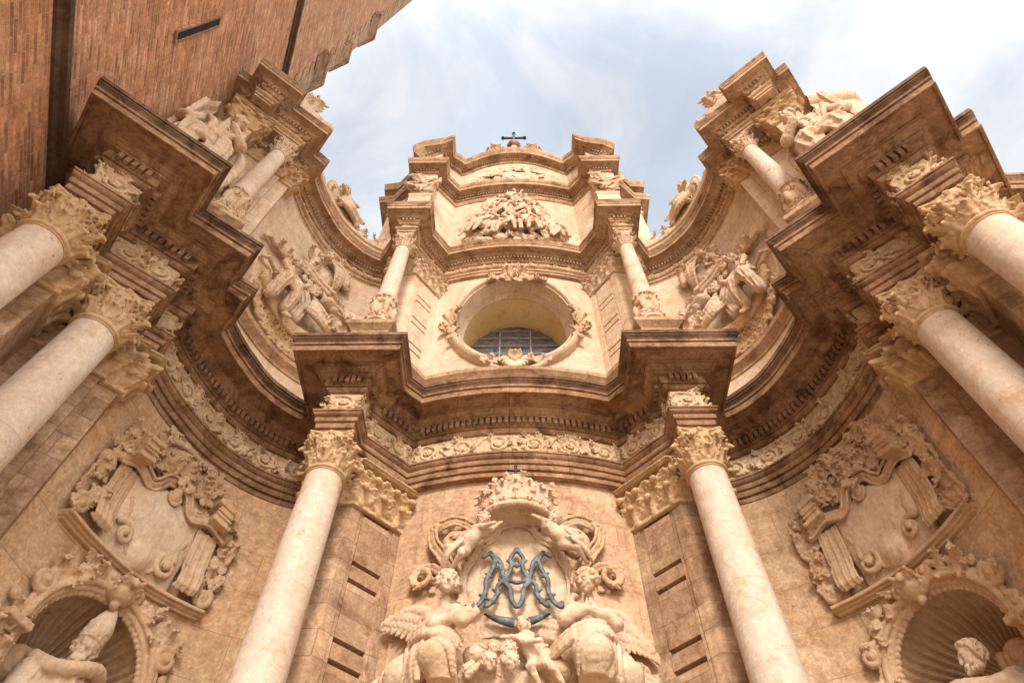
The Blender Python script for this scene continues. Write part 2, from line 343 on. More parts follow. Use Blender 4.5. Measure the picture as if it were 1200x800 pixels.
# ------------------------------------------------------------------ carving kit: signed-distance sculpting + surface nets (pure numpy)
class Carve:
    """sculpt in a local box (a right, b up, c out of the wall); mesh() polygonises it"""
    def __init__(s, lo, hi, vox):
        s.lo = np.array(lo, np.float32); s.vox = vox
        s.shape = tuple(int(math.ceil((hi[i]-lo[i])/vox))+1 for i in range(3))
        s.D = np.full(s.shape, 9.0, np.float32)
        s.ax = [s.lo[i]+vox*np.arange(s.shape[i], dtype=np.float32) for i in range(3)]
    def _reg(s, lo, hi, pad):
        sl = []
        for i in range(3):
            a = int(max(0, math.floor((lo[i]-pad-s.lo[i])/s.vox))); b = int(min(s.shape[i], math.ceil((hi[i]+pad-s.lo[i])/s.vox)+1))
            if b <= a: return None
            sl.append(slice(a, b))
        return tuple(sl)
    def _xyz(s, sl):
        return s.ax[0][sl[0]][:, None, None], s.ax[1][sl[1]][None, :, None], s.ax[2][sl[2]][None, None, :]
    def put(s, sl, d, k, sub=False):
        o = s.D[sl]
        if sub:
            if k <= 0: s.D[sl] = np.maximum(o, -d)
            else:
                h = np.clip(.5-.5*(o+d)/k, 0, 1); s.D[sl] = o*(1-h)-d*h+k*h*(1-h)
        elif k <= 0: s.D[sl] = np.minimum(o, d)
        else:
            h = np.maximum(k-np.abs(o-d), 0)/k; s.D[sl] = np.minimum(o, d)-h*h*k*.25
    def cone(s, a, b, ra, rb=None, k=0.0, sub=False, fold=None, flat=None):
        """round cone from a to b; fold=(amp,freq,phase) carves drapery furrows round it; flat=(axis,scale) squashes"""
        rb = ra if rb is None else rb
        a = np.array(a, np.float32); b = np.array(b, np.float32); r = max(ra, rb)
        pad = r+2.5*s.vox+k+(fold[0] if fold else 0)
        sl = s._reg(np.minimum(a, b), np.maximum(a, b), pad)
        if sl is None: return
        X, Y, Z = s._xyz(sl); ba = b-a; L2 = float(ba@ba)+1e-12
        px, py, pz = X-a[0], Y-a[1], Z-a[2]
        t = np.clip((px*ba[0]+py*ba[1]+pz*ba[2])/L2, 0, 1)
        dx, dy, dz = px-t*ba[0], py-t*ba[1], pz-t*ba[2]
        d = np.sqrt(dx*dx+dy*dy+dz*dz)-(ra+(rb-ra)*t)
        if fold:
            u = ba/math.sqrt(L2); e = np.cross(u, (0, 0, 1.)) if abs(u[2]) < .9 else np.cross(u, (1., 0, 0)); e /= np.linalg.norm(e); g = np.cross(u, e)
            ang = np.arctan2(dx*g[0]+dy*g[1]+dz*g[2], dx*e[0]+dy*e[1]+dz*e[2])
            q_ = np.abs(np.sin((ang*fold[1]+fold[2]+2.2*t+.5*np.sin(3.1*ang+5*t))*.5)); d = d+fold[0]*(1.2*q_**.8-.9)*np.minimum(1, 3.5*np.minimum(t+.12, 1-t+.06))
        s.put(sl, d, k, sub)
    def tube(s, pts, r0, r1=None, k=0.0, sub=False):
        n = len(pts)-1; r1 = r0 if r1 is None else r1
        for i in range(n):
            s.cone(pts[i], pts[i+1], r0+(r1-r0)*i/n, r0+(r1-r0)*(i+1)/n, k, sub)
    def ell(s, c, r, rot=None, k=0.0, sub=False, fold=None):
        """ellipsoid, rot = 3x3 rows of its axes"""
        c = np.array(c, np.float32); r = np.array(r, np.float32); A = np.eye(3, dtype=np.float32) if rot is None else np.array(rot, np.float32)
        ext = np.sqrt(((A*r[:, None])**2).sum(0)); pad = 2.5*s.vox+k
        sl = s._reg(c-ext, c+ext, pad)
        if sl is None: return
        X, Y, Z = s._xyz(sl); px, py, pz = X-c[0], Y-c[1], Z-c[2]
        q = [A[i, 0]*px+A[i, 1]*py+A[i, 2]*pz for i in range(3)]
        k0 = np.sqrt((q[0]/r[0])**2+(q[1]/r[1])**2+(q[2]/r[2])**2); k1 = np.sqrt((q[0]/r[0]**2)**2+(q[1]/r[1]**2)**2+(q[2]/r[2]**2)**2)+1e-6
        d = k0*(k0-1)/k1
        if fold: d = d+fold[0]*np.sin(q[0]*fold[1]+fold[2])
        s.put(sl, d, k, sub)
    def boxp(s, c, h, rot=None, rnd=0.0, k=0.0, sub=False):
        c = np.array(c, np.float32); h = np.array(h, np.float32); A = np.eye(3, dtype=np.float32) if rot is None else np.array(rot, np.float32)
        ext = np.abs(A*h[:, None]).sum(0); sl = s._reg(c-ext, c+ext, 2.5*s.vox+k)
        if sl is None: return
        X, Y, Z = s._xyz(sl); px, py, pz = X-c[0], Y-c[1], Z-c[2]
        q = [np.abs(A[i, 0]*px+A[i, 1]*py+A[i, 2]*pz)-(h[i]-rnd) for i in range(3)]
        o = np.sqrt(sum(np.maximum(v, 0)**2 for v in q)); d = o+np.minimum(np.maximum(q[0], np.maximum(q[1], q[2])), 0)-rnd
        s.put(sl, d, k, sub)
    def rough(s, amp, seed=0, cell=4):
        """weathering: low smooth noise on the whole surface"""
        rg = np.random.default_rng(seed)
        g = rg.standard_normal([int(n/cell)+3 for n in s.shape]).astype(np.float32)
        for ax in range(3):
            n = s.shape[ax]; x = np.arange(n)/cell; i = x.astype(int); f = (x-i).astype(np.float32); f = f*f*(3-2*f)
            sh = [1, 1, 1]; sh[ax] = n; f = f.reshape(sh)
            g = np.take(g, i, ax)*(1-f)+np.take(g, i+1, ax)*f
        s.D = s.D+amp*g
    def mesh(s):
        D = s.D.copy()
        for ax in range(3):
            for e in (0, -1):
                ix = [slice(None)]*3; ix[ax] = e; D[tuple(ix)] = np.maximum(D[tuple(ix)], s.vox*.5)
        S = D < 0; nx, ny, nz = S.shape
        c8 = np.zeros((nx-1, ny-1, nz-1), np.uint8)
        for i in (0, 1):
            for j in (0, 1):
                for k in (0, 1): c8 += S[i:nx-1+i, j:ny-1+j, k:nz-1+k]
        act = (c8 > 0) & (c8 < 8); idx = np.argwhere(act); n = len(idx)
        if n == 0: return np.zeros((0, 3)), np.zeros((0, 4), int)
        acc = np.zeros((n, 3), np.float32); cnt = np.zeros(n, np.float32)
        cor = [(i, j, k) for i in (0, 1) for j in (0, 1) for k in (0, 1)]
        val = {c: D[idx[:, 0]+c[0], idx[:, 1]+c[1], idx[:, 2]+c[2]] for c in cor}
        for a in cor:
            for ax in range(3):
                if a[ax]: continue
                b = list(a); b[ax] = 1; b = tuple(b); va, vb = val[a], val[b]; mk = (va < 0) != (vb < 0)
                t = np.where(mk, va/(va-vb+1e-20), 0); p = np.zeros((n, 3), np.float32); p[:] = a; p[:, ax] += t
                acc[mk] += p[mk]; cnt[mk] += 1
        V = s.lo+s.vox*(idx+acc/cnt[:, None])
        cid = np.full(act.shape, -1, np.int64); cid[act] = np.arange(n)
        Q = []
        for ax in range(3):
            o1, o2 = [(1, 2), (2, 0), (0, 1)][ax]
            lo = [slice(1, -1)]*3; lo[ax] = slice(0, -1); hi = [slice(1, -1)]*3; hi[ax] = slice(1, None)
            A, B = S[tuple(lo)], S[tuple(hi)]
            for inv in (False, True):
                e = np.argwhere((A & ~B) if not inv else (~A & B))
                if len(e) == 0: continue
                e[:, o1] += 1; e[:, o2] += 1
                def cc(d1, d2):
                    f = e.copy(); f[:, o1] += d1; f[:, o2] += d2; return cid[f[:, 0], f[:, 1], f[:, 2]]
                q = np.stack([cc(-1, -1), cc(0, -1), cc(0, 0), cc(-1, 0)], 1)
                Q.append(q[:, ::-1] if inv else q)
        return V, np.concatenate(Q)
    def build(s, name, mat, parent=None, fn=None, smooth=1, flip=False):
        """fn maps (a,b,c) arrays to plan (x,y,h) arrays in layout units"""
        V, Q = s.mesh()
        if smooth and len(V):
            e = np.concatenate([Q[:, [0, 1]], Q[:, [1, 2]], Q[:, [2, 3]], Q[:, [3, 0]]])
            for _ in range(smooth):
                acc = np.zeros_like(V); c = np.zeros(len(V))
                np.add.at(acc, e[:, 0], V[e[:, 1]]); np.add.at(c, e[:, 0], 1)
                V = V*.5+.5*acc/np.maximum(c, 1)[:, None]
        if fn is not None: V = fn(V)
        if flip: Q = Q[:, ::-1]
        W = V*U; W[:, 2] += EYE
        org = np.array(parent.get('_org', (0, 0, 0))) if parent is not None else np.zeros(3)
        W = W-org
        me = bpy.data.meshes.new(name)
        me.vertices.add(len(W)); me.vertices.foreach_set('co', W.astype(np.float32).ravel())
        me.loops.add(Q.size); me.loops.foreach_set('vertex_index', Q.astype(np.int32).ravel())
        me.polygons.add(len(Q)); me.polygons.foreach_set('loop_start', np.arange(0, Q.size, 4, dtype=np.int32))
        me.validate()
        return finish(me, name, mat, parent, 0)
def frame_fn(o, ex, ey, ez):
    """flat local frame -> layout"""
    o, ex, ey, ez = map(lambda v: np.array(v, float), (o, ex, ey, ez))
    return lambda V: o+V[:, :1]*ex+V[:, 1:2]*ey+V[:, 2:3]*ez
def path_fn(path, h0=0.0, side=1, a0=0.0):
    """wrap a relief round a plan path: a = run along it, b = height, c = out towards the viewer"""
    P, N = norms(path); sl = np.r_[0, np.cumsum(np.linalg.norm(np.diff(P, axis=0), axis=1))]
    def f(V):
        a = V[:, 0]+a0; i = np.clip(np.searchsorted(sl, a, 'right')-1, 0, len(P)-2)
        t = ((a-sl[i])/(sl[i+1]-sl[i]))[:, None]; c = V[:, 2:3]
        q = (P[i]+N[i]*c)*(1-t)+(P[i+1]+N[i+1]*c)*t
        return np.c_[q, V[:, 1]+h0]
    f.length = sl[-1]
    return f
def spiral(c, r0, r1, turns, a0=0.0, n=None, z0=0.0, z1=0.0, hand=1):
    """points of a volute in the a-b plane, from the outside in"""
    n = n or int(14*turns)+4
    return [(c[0]+(r0+(r1-r0)*(i/n)**.8)*math.cos(a0+hand*2*math.pi*turns*i/n), c[1]+(r0+(r1-r0)*(i/n)**.8)*math.sin(a0+hand*2*math.pi*turns*i/n), c[2]+z0+(z1-z0)*i/n) for i in range(n+1)]
def unit(v): v = np.array(v, float); return v/(np.linalg.norm(v)+1e-12)
def basis(y, z=(0, 0, 1)):
    """rows x,y,z with y along y and z as near as may be to z"""
    y = unit(y); x = unit(np.cross(y, z)); return np.array([x, y, np.cross(x, y)])
def leaf(C, p, d, n, L, w, k=0.0, curl=.35, lobes=3):
    """an acanthus leaf from p along d, growing out along n and curling over at the tip"""
    p = np.array(p, float); d = unit(d); n = unit(n); x = unit(np.cross(d, n)); pts = []
    for i in range(6):
        t = i/5; pts.append(p+d*L*(t-.12*t**3)+n*L*curl*t**2.2)
    tip = pts[-1]+n*L*.17-d*L*.14
    C.tube(pts+[tip], w*.22, w*.17, k)
    lobes += 1
    for i in range(1, lobes+1):
        t = i/(lobes+.4); q = p+d*L*(t-.12*t**3)+n*L*curl*t**2.2; ww = w*(1.05-.55*abs(t-.45))
        for sgn in (-1, 1):
            e = q+x*sgn*ww*.58+d*L*.15+n*w*.06; C.cone(q-n*w*.06, e, w*.18, w*.115, k); C.cone(e, e+d*L*.03+x*sgn*ww*.02+n*w*.10, w*.115, w*.095, k)
            C.cone(q-n*w*.10, q+x*sgn*ww*.40-n*w*.04, w*.15, w*.12, k)
def rosette(C, c, r, n=6, k=0.0, z=None):
    c = np.array(c, float)
    for i in range(n):
        a = 2*math.pi*i/n; C.ell(c+np.array([math.cos(a)*r*.62, math.sin(a)*r*.62, r*.1]), (r*.36, r*.36, r*.3), None, k)
    C.ell(c+np.array([0, 0, r*.3]), (r*.3, r*.3, r*.3), None, k)
def scroll(C, c, r, hand=1, a0=0.0, th=None, k=0.0, turns=1.75, z=0.0):
    th = th or r*.24
    C.tube(spiral(c, r, r*.14, turns, a0, z0=0, z1=z or r*.25, hand=hand), th, th*.6, k); C.ell((c[0], c[1], c[2]+(z or r*.25)), (th*1.05, th*1.05, th*1.05), None, k)

def mould(C, pts, w_, z, bands=((-1, .30, .2), (-.45, .26, .0), (.1, .34, .35), (.75, .30, .9)), k=.001, n=5, nrm=None):
    """a carved moulding along a curve: parallel beads of different size stepping outwards; w_ = half width"""
    P = np.array(spline(pts, n), float); T = np.gradient(P, axis=0); T /= np.linalg.norm(T, axis=1)[:, None]+1e-9; N_ = np.stack([-T[:, 1], T[:, 0]], 1)
    for o, r_, h_ in bands:
        q = P+N_*o*w_; C.tube([(x, y, z+h_*w_) for x, y in q], r_*w_, None, k)
    C.tube([(x, y, z-.2*w_) for x, y in P], w_*.8, None, k)
# ------------------------------------------------------------------ plan of the front (layout units; left half, then mirrored)
CURVE = [(-.757, .83), (-.738, .907), (-.694, 1.012), (-.625, 1.095), (-.560, 1.141)]
curve_s = spline([tn(-.087, -1.078)]+CURVE+[(-.50, 1.165)], 6)
def convex(y0, k, x1, n=14): return [(x, y0+k*x*x) for x in [-x1+2*x1*i/n for i in range(n+1)]]
L_LOW = [tn(-.375, -1.10), tn(-.375, -.93), tn(-.339, -.93), tn(-.339, -.797), tn(-.266, -.797), tn(-.266, -.917), tn(-.13, -.917), tn(-.13, -1.02), tn(-.087, -1.02)] \
    + curve_s + [(-.43, 1.078), (-.43, .933), (-.356, .933), (-.356, 1.000)]
CONV_LOW = convex(1.060, .68, .255, 20)
LOW = L_LOW + CONV_LOW + mir(L_LOW)                                    # line of the lower frieze
L_WALL = [tn(-.375, -1.10), tn(-.375, -.92), tn(-.36, -.92), tn(-.36, -.90), tn(-.252, -.90), tn(-.252, -1.022), tn(-.125, -1.022), tn(-.125, -1.034), tn(-.087, -1.034)]
PIER_L = [(-.50, 1.165), (-.445, 1.088), (-.435, 1.038), (-.341, 1.032)]
DIAG = ((-.341, 1.032), (-.249, 1.126))
CONV_WALL = convex(1.075, .72, .2505)
L_UP = [tn(-.365, -1.12), tn(-.365, -.96), tn(-.327, -.96), tn(-.327, -.882), tn(-.269, -.882), tn(-.269, -.942), tn(-.135, -.942), tn(-.135, -1.030), tn(-.087, -1.036)] \
    + curve_s + [(-.432, 1.075), (-.416, 1.060), (-.416, .944), (-.356, .944), (-.356, 1.020)]
CONV_UP = convex(1.100, .55, .272, 20)
UP = L_UP + CONV_UP + mir(L_UP)
L_ATT = [(-.60, 1.32), (-.60, 1.185), (-.555, 1.180), (-.440, 1.075), (-.440, 1.000), (-.358, 1.000), (-.358, 1.055)]
CONV_ATT = convex(1.105, .5, .275)
ATT = L_ATT + CONV_ATT + mir(L_ATT)
H_TOP1, H_TOP2 = 1.347, 2.36

facade = thing('church_facade', 'golden stone baroque church front curving inwards around an oval window', 'church', (0, 1.06, -.16))

def holed_wall(path, z0, z1, inside, cell=.0075):
    """wall sheet along a plan path with an opening left out where inside(a, h) is true"""
    P, N = norms(path); sl = np.r_[0, np.cumsum(np.linalg.norm(np.diff(P, axis=0), axis=1))]; n = max(2, int(sl[-1]/cell)); k = max(2, int((z1-z0)/cell))
    A = np.linspace(0, sl[-1], n+1); H = np.linspace(z0, z1, k+1); pts = [(np.interp(a, sl, P[:, 0]), np.interp(a, sl, P[:, 1])) for a in A]
    mb = MB()
    V = [[(p[0], p[1], h) for h in H] for p in pts]; uv = [[(a*U, h*U) for h in H] for a in A]
    mb.grid(V, uv, skip=lambda i, j: inside(.5*(A[i]+A[i+1]), .5*(H[j]+H[j+1])))
    return mb
def sheet(path, z0, z1):
    mb = MB(); sweep(mb, path, [(0, z0), (0, z1)]); return mb

# ---- lower storey walls
NICHE_A, NICHE_W, NICHE_H = .233, .110, .612          # run along the curved wall, half width, springing height
def in_niche(L=None):
    def f(a, h):
        if L is not None: a = L-a
        return abs(a-NICHE_A) < NICHE_W+.006 and (h < NICHE_H or math.hypot(a-NICHE_A, h-NICHE_H) < NICHE_W+.006) and h > .25
    return f
wall_curve = [tn(-.087, -1.078)] + [p for p in curve_s[1:]]
plen = lambda p: float(np.sum(np.linalg.norm(np.diff(np.array(p), axis=0), axis=1)))
holed_wall(wall_curve, -.16, 1.09, in_niche()).build('concave_wall', 'wall', facade)
wr = mir(wall_curve); holed_wall(wr, -.16, 1.09, in_niche(plen(wr))).build('concave_wall', 'wall', facade)
for q in ([p for p in L_WALL]+[tn(-.087, -1.078)], PIER_L):
    for s in (0, 1):
        sheet(mir(q) if s else q, -.16, 1.10).build('pier', 'pil', facade)
sheet(CONV_WALL, -.16, 1.10).build('bay_wall', 'bay', facade)
# oblique panelled pilasters beside the middle bay: sunk panel with blocks that leave dark slots between them
def panel_pilaster(p, q, z0, z2, pitch, matn, slot=.30, top=None):
    """pilaster whose sunk centre is filled with flush blocks of two heights, leaving narrow dark slots"""
    z1 = top or z2
    p, q = np.array(p), np.array(q); d = (q-p)/np.linalg.norm(q-p); w_ = np.linalg.norm(q-p); nrm = np.array([d[1], -d[0]])
    mb = MB(); e = w_*.24; r_ = .015
    prof = [p, p+d*e*.7, p+d*e*.7-nrm*.003, p+d*e-nrm*.003, p+d*e-nrm*r_, q-d*e-nrm*r_, q-d*e-nrm*.003, q-d*e*.7-nrm*.003, q-d*e*.7, q]
    sweep(mb, [tuple(v) for v in prof], [(0, z0), (0, z1)])
    sweep(mb, [tuple(p), tuple(q)], [(-r_, z1), (.0, z1), (0, z2)])
    ax = ((d[0], d[1], 0), (-nrm[0], -nrm[1], 0), (0, 0, 1))
    z = z1-pitch*.13; c = (p+q)/2-nrm*(r_*.55); big = True; hw = w_*.5-e
    while z > z0+pitch:
        bh = pitch*(1.15 if big else .30); zc = z-bh/2
        mb.box((c[0], c[1], zc), (hw*.985, r_*.50, bh/2), ax)
        z -= bh+pitch*.105; big = not big
    return mb
for s in (0, 1):
    a, b = DIAG
    if s: a, b = (-b[0], b[1]), (-a[0], a[1])
    panel_pilaster(a, b, -.16, 1.098, .098, 'pil', top=.985).build('panelled_pilaster', 'pil', facade)

# ---- lower entablature
ARCH1 = [(-.034, 1.094), (0, 1.094), (0, 1.106), (-.002, 1.1065), (-.002, 1.1085), (.0045, 1.109), (.0055, 1.1105), (.0055, 1.123), (.0035, 1.1235), (.0035, 1.1255), (.0090, 1.126), (.0100, 1.1275), (.0100, 1.138), (.0080, 1.1385), (.0080, 1.141), (.0125, 1.143), (.0155, 1.147), (.0170, 1.150), (.0155, 1.1505), (.0155, 1.1525), (.0185, 1.153), (.0185, 1.158), (-.002, 1.160)]
CORN1 = [(-.002, 1.236), (.005, 1.2365), (.0055, 1.2375), (.010, 1.2405), (.012, 1.2445), (.010, 1.245), (.010, 1.2475), (.016, 1.248), (.016, 1.2725), (.027, 1.273), (.0285, 1.2755), (.0265, 1.276), (.0265, 1.278), (.034, 1.2805), (.041, 1.2875), (.043, 1.2885), (.041, 1.289), (.041, 1.2905), (.047, 1.291),
         (.047, 1.2965), (.082, 1.2965), (.082, 1.2915), (.0855, 1.2895), (.088, 1.290), (.0890, 1.306), (.0850, 1.3065), (.0850, 1.3095), (.0915, 1.310), (.0925, 1.3125), (.0925, 1.3155), (.0885, 1.316)]
CROWN1 = [(.0885, 1.316), (.0900, 1.3200), (.0945, 1.3255), (.0985, 1.3285), (.0985, 1.3310), (.0955, 1.3315), (.0955, 1.3345), (.1, 1.3350), (.1, H_TOP1), (.085, H_TOP1+.002)]
mb = MB(); sweep(mb, LOW, ARCH1); arch1 = mb.build('architrave', 'brown', facade)
mb = MB(); sweep(mb, LOW, [(-.002, 1.160), (-.002, 1.236)]); fr1 = mb.build('frieze', 'frieze', facade)
mb = MB(); sweep(mb, LOW, CORN1); corn1 = mb.build('cornice', 'brown', facade)
mb = MB(); sweep(mb, LOW, CROWN1); mb.build('weathered_crown_moulding', 'crust', corn1)
def dentils(path, step, w_, out, dep, z0, z1):
    mb = MB()
    for p, d, n in along(path, step, out, inset=dep+w_*.6):
        c = p+n*(dep/2); mb.box((c[0], c[1], (z0+z1)/2), (w_/2, dep/2, (z1-z0)/2), ((d[0], d[1], 0), (-n[0], -n[1], 0), (0, 0, 1)))
    return mb
dentils(LOW, .0148, .0090, .0155, .012, 1.2515, 1.2705).build('dentil_moulding', 'brown', corn1, sharp=30)
def cap_top(path, out, z, back, name, matn):
    Q = offset_path(path, out); mb = MB()
    V = [(x, y, z) for x, y in Q]; xl, xr = Q[0][0], Q[-1][0]
    V += [(xr, back, z), (xl, back, z)]; mb.add(V, [list(range(len(V)))]); return mb.build(name, matn, facade)
cap_top(LOW, .0855, H_TOP1+.0015, 1.5, 'cornice_top', 'brown')

# ---- upper storey: pedestal course, walls, oval window
PED = [(.016, H_TOP1), (.016, 1.385), (.030, 1.387), (.030, 1.398), (.022, 1.404), (.016, 1.409), (.016, 1.492), (.020, 1.494), (.020, 1.502), (.028, 1.512), (.034, 1.517), (.036, 1.519), (.036, 1.535), (-.02, 1.537)]
mb = MB(); sweep(mb, UP, PED[:7]); mb.build('pedestal_course', 'pale_wall', facade)
mb = MB(); sweep(mb, UP, PED[6:]); mb.build('pedestal_moulding', 'brown2', facade)
cap_top(UP, -.015, 1.5365, 1.4, 'pedestal_top', 'brown2')
up_curve = wall_curve
for s in (0, 1):
    sheet(mir(up_curve) if s else up_curve, 1.52, 2.19).build('concave_wall', 'pale_wall', facade)
L_WALL_UP = [tn(-.365, -1.12), tn(-.365, -.975), tn(-.335, -.975), tn(-.335, -.945), tn(-.262, -.945), tn(-.262, -1.022), tn(-.125, -1.022), tn(-.125, -1.034), tn(-.087, -1.034), tn(-.087, -1.078)]
PIER_UP = [(-.50, 1.165), (-.440, 1.088), (-.430, 1.062), (-.348, 1.054)]
DIAG_UP = ((-.348, 1.054), (-.270, 1.154))
for q in (L_WALL_UP, PIER_UP):
    for s in (0, 1): sheet(mir(q) if s else q, 1.52, 2.19).build('pier', 'pale_wall', facade)
for s in (0, 1):
    a, b = DIAG_UP
    if s: a, b = (-b[0], b[1]), (-a[0], a[1])
    panel_pilaster(a, b, 1.52, 2.19, .083, 'pale_wall', slot=.34, top=2.09).build('panelled_pilaster', 'pale_wall', facade)
CONV_UPW = convex(1.112, .55, .272, 24)
OC_H, OC_A, OC_B = 1.868, .172, .238      # oval window: centre height, half width, half height
lw = plen(CONV_UPW)
holed_wall(CONV_UPW, 1.52, 2.19, lambda a, h: ((a-lw/2)/(OC_A+.030))**2+((h-OC_H)/(OC_B+.030))**2 < 1, cell=.007).build('bay_wall', 'pale_wall', facade)
def oval(mb, prof, a, b, n=72, plane_y=None):
    """run a profile [(out along radius, towards viewer)] round the oval"""
    P = []
    for i in range(n+1):
        t = 2*math.pi*i/n; row = []
        for o, c in prof:
            x = (a+o)*math.sin(t); z = OC_H+(b+o)*math.cos(t); y = 1.112+.55*x*x-c; row.append((x, y, z))
        P.append(row)
    uv = [[((a+b)*math.pi*U*i/n, q*.2) for q in range(len(prof))] for i in range(n+1)]
    mb.grid(P, uv, flip=True)
mb = MB(); oval(mb, [(.048, -.004), (.048, .010), (.0465, .020), (.042, .027), (.036, .030), (.030, .028), (.026, .022), (.0245, .014), (.0225, .014), (.0215, .018), (.018, .018), (.016, .008), (.010, -.018), (.004, -.040), (.000, -.052), (.003, -.056)], OC_A, OC_B)
frm = mb.build('oval_window', 'pale_wall', facade)
mb = MB(); oval(mb, [(.003, -.055), (.002, -.185)], OC_A, OC_B); mb.build('reveal', 'reveal', frm)
# leaded pane
def glass_mat():
    mt = bpy.data.materials.new('leaded_stained_glass'); mt.use_nodes = True; t = mt.node_tree; b = t.nodes['Principled BSDF']; b.inputs['Roughness'].default_value = .22
    uv = t.nodes.new('ShaderNodeUVMap'); uv.uv_map = 'UVMap'
    br = t.nodes.new('ShaderNodeTexBrick'); br.inputs['Scale'].default_value = 1; br.inputs['Brick Width'].default_value = .16; br.inputs['Row Height'].default_value = .07
    br.inputs['Mortar Size'].default_value = .008; br.inputs['Color1'].default_value = (.05, .055, .065, 1); br.inputs['Color2'].default_value = (.16, .155, .15, 1); br.inputs['Mortar'].default_value = (.30, .29, .28, 1)
    t.links.new(uv.outputs[0], br.inputs['Vector'])
    no = t.nodes.new('ShaderNodeTexNoise'); no.inputs['Scale'].default_value = 2.2; no.inputs['Detail'].default_value = 3; t.links.new(uv.outputs[0], no.inputs['Vector'])
    ra = t.nodes.new('ShaderNodeValToRGB'); ra.color_ramp.elements[0].position = .58; ra.color_ramp.elements[1].position = .64; t.links.new(no.outputs['Fac'], ra.inputs['Fac'])
    mx_ = t.nodes.new('ShaderNodeMix'); mx_.data_type = 'RGBA'; t.links.new(ra.outputs[0], mx_.inputs[0]); t.links.new(br.outputs['Color'], mx_.inputs[6]); mx_.inputs[7].default_value = (.07, .09, .22, 1)
    t.links.new(mx_.outputs[2], b.inputs['Base Color']); return mt
M['glass'] = glass_mat()
mb = MB(); n = 64; V = [(0, 1.288, OC_H)]+[((OC_A+.006)*math.sin(2*math.pi*i/n), 1.288, OC_H+(OC_B+.006)*math.cos(2*math.pi*i/n)) for i in range(n)]
mb.add(V, [[0, i+1, (i+1) % n+1] for i in range(n)], [[(V[j][0]*U, V[j][2]*U) for j in (0, i+1, (i+1) % n+1)] for i in range(n)])
pane = mb.build('pane', 'glass', frm)
mb = MB()
for x in (-.055, .055): mb.box((x, 1.282, OC_H), (.0026, .003, OC_B*.94))
for i in range(-4, 5): mb.box((0, 1.2815, OC_H+i*.05), (OC_A*math.sqrt(max(.02, 1-(i*.05/OC_B)**2)), .0025, .0016))
mb.build('glazing_bars', 'lead', frm)

# ---- upper entablature
Z2 = 2.185
ARCH2 = [(-.022, Z2), (0, Z2), (0, Z2+.014), (.004, Z2+.015), (.004, Z2+.028), (.011, Z2+.034), (.012, Z2+.040), (-.004, Z2+.041)]
CORN2 = [(-.004, 2.268), (.005, 2.269), (.006, 2.275), (.010, 2.278), (.010, 2.296), (.018, 2.298), (.019, 2.302), (.025, 2.308), (.027, 2.309), (.027, 2.311), (.047, 2.312), (.047, 2.309), (.0495, 2.309), (.0500, 2.326), (.0485, 2.327), (.0485, 2.329), (.0520, 2.330), (.0520, 2.3345)]
CROWN2 = [(.0520, 2.3345), (.0525, 2.339), (.055, 2.345), (.055, 2.348), (.0542, 2.3485), (.056, 2.351), (.056, H_TOP2), (.045, H_TOP2+.001)]
mb = MB(); sweep(mb, UP, ARCH2); mb.build('architrave', 'brown2', facade)
mb = MB(); sweep(mb, UP, [(-.004, Z2+.041), (-.004, 2.268)]); fr2 = mb.build('frieze', 'frieze', facade)
mb = MB(); sweep(mb, UP, CORN2); corn2 = mb.build('cornice', 'brown2', facade)
mb = MB(); sweep(mb, UP, CROWN2); mb.build('weathered_crown_moulding', 'brown', corn2)
dentils(UP, .0125, .0075, .0095, .0085, 2.2795, 2.2945).build('dentil_moulding', 'brown2', corn2, sharp=30)
cap_top(UP, .0455, H_TOP2+.0005, 1.4, 'cornice_top', 'brown2')
# blocking course that carries the ridge carvings over each concave bay
for s in (0, 1):
    q = curve_s+[(-.432, 1.075)]
    mb = MB(); sweep(mb, mir(q) if s else q, [(.030, H_TOP2), (.030, 2.425), (.038, 2.428), (.040, 2.445), (.034, 2.450), (-.02, 2.452), (-.03, H_TOP2)]); mb.build('blocking_course', 'cream', facade)

# ---- attic: wall, piers, horizontal cornice, arched open pediment
mb = MB(); sweep(mb, ATT, [(.012, 2.36), (.012, 2.40), (.004, 2.41), (0, 2.412), (0, 2.995)]); mb.build('attic_wall', 'pale_wall', facade)
ATT_C = [(-.003, 2.945), (.004, 2.946), (.008, 2.953), (.010, 2.960), (.003, 2.962), (.003, 2.992), (.010, 2.994), (.011, 3.000), (.010, 3.002), (.010, 3.022), (.020, 3.024), (.024, 3.030), (.044, 3.031), (.044, 3.028), (.046, 3.028), (.046, 3.052), (.050, 3.056), (.055, 3.070), (.055, 3.080), (0, 3.084)]
mb = MB(); sweep(mb, ATT, ATT_C); ac = mb.build('attic_cornice', 'brown2', facade)
dentils(ATT, .0125, .0075, .0095, .009, 3.0035, 3.0205).build('dentil_moulding', 'brown2', ac, sharp=30)
def subdiv(path, step):
    out = []
    for a, b in zip(path[:-1], path[1:]):
        n = max(1, int(round(math.dist(a, b)/step)))
        out += [(a[0]+(b[0]-a[0])*i/n, a[1]+(b[1]-a[1])*i/n) for i in range(n)]
    return out+[path[-1]]
PED_L = [(-.440, 1.20), (-.440, 1.000), (-.358, 1.000), (-.358, 1.055)]
PEDI = subdiv(PED_L+CONV_ATT+mir(PED_L), .02)
P_, N_ = norms(PEDI)
dzs = [-1.30*((P_[i, 0]+N_[i, 0]*.05)**2) for i in range(len(P_))]
T3 = 3.585
mb = MB()
